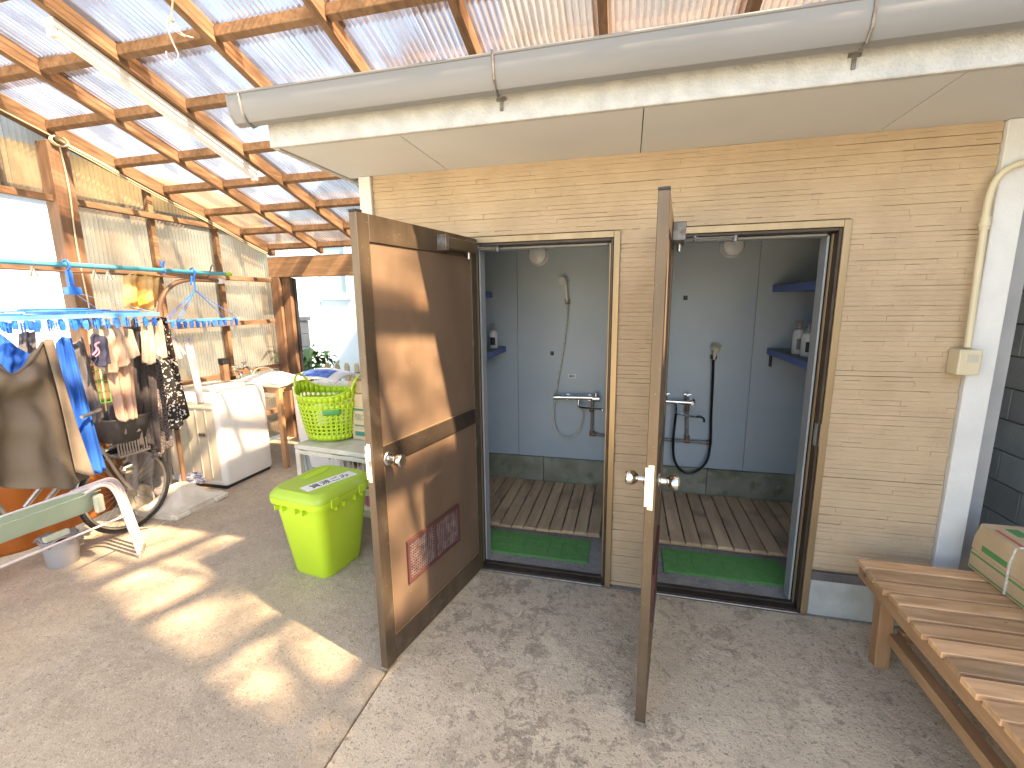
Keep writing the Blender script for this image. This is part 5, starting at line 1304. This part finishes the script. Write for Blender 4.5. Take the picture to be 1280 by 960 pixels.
# right room taps
t = thing('shower_taps', 'two handle chrome bath taps on the right shower room wall', 'tap', (1.34, YW, .80))
k = MB(); k.tube([(1.24, YW - .055, .80), (1.45, YW - .055, .795)], .017, 14); k.build('body', 'chrome', t, smooth=True)
for x in (1.265, 1.42):
    k = MB(); k.tube([(x, YW - .055, .80), (x, YW - .06, .85)], .012, 10); k.tube([(x - .026, YW - .06, .858), (x + .026, YW - .06, .858)], .009, 8); k.tube([(x, YW - .086, .858), (x, YW - .034, .858)], .009, 8); k.build('handle', 'chrome', t, smooth=True)
for x in (1.21, 1.455):
    k = MB(); k.lathe([(.032, 0), (.032, -.008), (.02, -.014), (.017, -.06)], (x, YW, .79), 'Y', 16); k.build('union', 'chrome_dull', t, smooth=True)
k = MB(); k.tube(smooth_path([(1.34, YW - .055, .79), (1.34, YW - .07, .755), (1.345, YW - .09, .725), (1.38, YW - .11, .712), (1.48, YW - .15, .71)], 4), .009, 9); k.build('spout', 'chrome', t, smooth=True)
k = MB(); k.tube(smooth_path([(1.48, YW - .15, .71), (1.505, YW - .155, .715), (1.53, YW - .16, .70), (1.535, YW - .16, .675)], 4), .0085, 8); k.build('spout_tip', 'black', t, smooth=True)
t = thing('hand_shower', 'cream shower head with a black hose in the right room', 'shower head', (1.60, YW, 1.2))
k = MB(); k.tube([(1.59, YW - .05, 1.13), (1.60, YW - .05, 1.20)], [.012, .016], 12); k.tube([(1.60, YW - .045, 1.205), (1.602, YW - .06, 1.235)], [.032, .034], 18); k.build('head', 'cream_plastic', t, smooth=True)
k = MB(); k.box(1.572, 1.61, YW - .06, YW, 1.13, 1.16); k.build('holder', 'black', t, bevel=.003)
hp = smooth_path([(1.588, YW - .05, 1.13), (1.595, YW - .045, .95), (1.60, YW - .045, .70), (1.605, YW - .06, .48), (1.58, YW - .07, .33), (1.49, YW - .07, .242), (1.41, YW - .07, .25), (1.35, YW - .07, .34), (1.335, YW - .07, .50), (1.345, YW - .07, .72)], 8)
k = MB(); k.tube(hp, .0095, 9); k.build('hose', 'blackhose', t, smooth=True)
t = thing('wall_sign', 'tiny white faucet notice stuck above the right taps', 'sign', (1.245, YW, .958))
k = MB(); k.box(-.032, .032, -.0015, 0, -.017, .017); k.build('plate', 'paper', t, local=True)
text('温水', .026, 'ink', t, (0, -.0025, 0), (R(90), 0, 0))

# duckboards and green mats
def duckboard(lab_, x0, n, y0, y1, wv, grp):
    t = thing('duckboard', lab_, 'duckboard', (x0, y0, .002), group=grp); s0 = None; rr = random.Random(len(lab_))
    for i in range(n):
        if s0 is None:
            k = MB(); k.box(0, wv - .009, 0, y1 - y0, .036, .056); s0 = k.build('slat', 'duck', t, local=True, bevel=.002)
        else:
            c = copy_obj(s0, t, Vector((i * wv, rr.uniform(-.008, .008), rr.uniform(-.001, .001))))
    for yy in (.06, (y1 - y0) / 2, y1 - y0 - .09):
        k = MB(); k.box(.0, n * wv - .01, yy, yy + .04, .0, .0355); k.build('batten', 'duck', t, local=True)
duckboard('brown wooden duckboard on the left shower room floor', -.36, 14, .44, 1.26, .0855, 'wooden duckboards in the showers')
duckboard('brown wooden duckboard on the right shower room floor', 1.085, 13, .46, 1.26, .0935, 'wooden duckboards in the showers')
def gmat(lab_, x0, n, y0, y1):
    t = thing('floor_mat', lab_, 'mat', (x0, y0, .002), group='green plastic mats in the showers'); c0 = None; s = .085
    ny = int(round((y1 - y0) / s))
    for i in range(n):
        for j in range(ny):
            if c0 is None:
                k = MB(); k.box(0.001, s - .001, 0.001, s - .001, .0, .010)
                for q in range(7): k.box(.004 + q * .0115, .009 + q * .0115, .003, s - .003, .0101, .0128)
                c0 = k.build('mat_tile', 'mat_green', t, local=True)
            else: copy_obj(c0, t, Vector((i * s, j * s, 0)))
    k = MB()
    for i in range(n * 6): k.box(.003 + i * s / 6, .010 + i * s / 6, -.006, .0005, 0, .008)
    o = k.build('mat_edge', 'mat_green', t, local=True); o['kind'] = 'stuff'
gmat('green ribbed plastic mat at the left shower room entrance', .01, 9, .175, .43)
gmat('green ribbed plastic mat at the right shower room entrance', 1.215, 8, .195, .45)
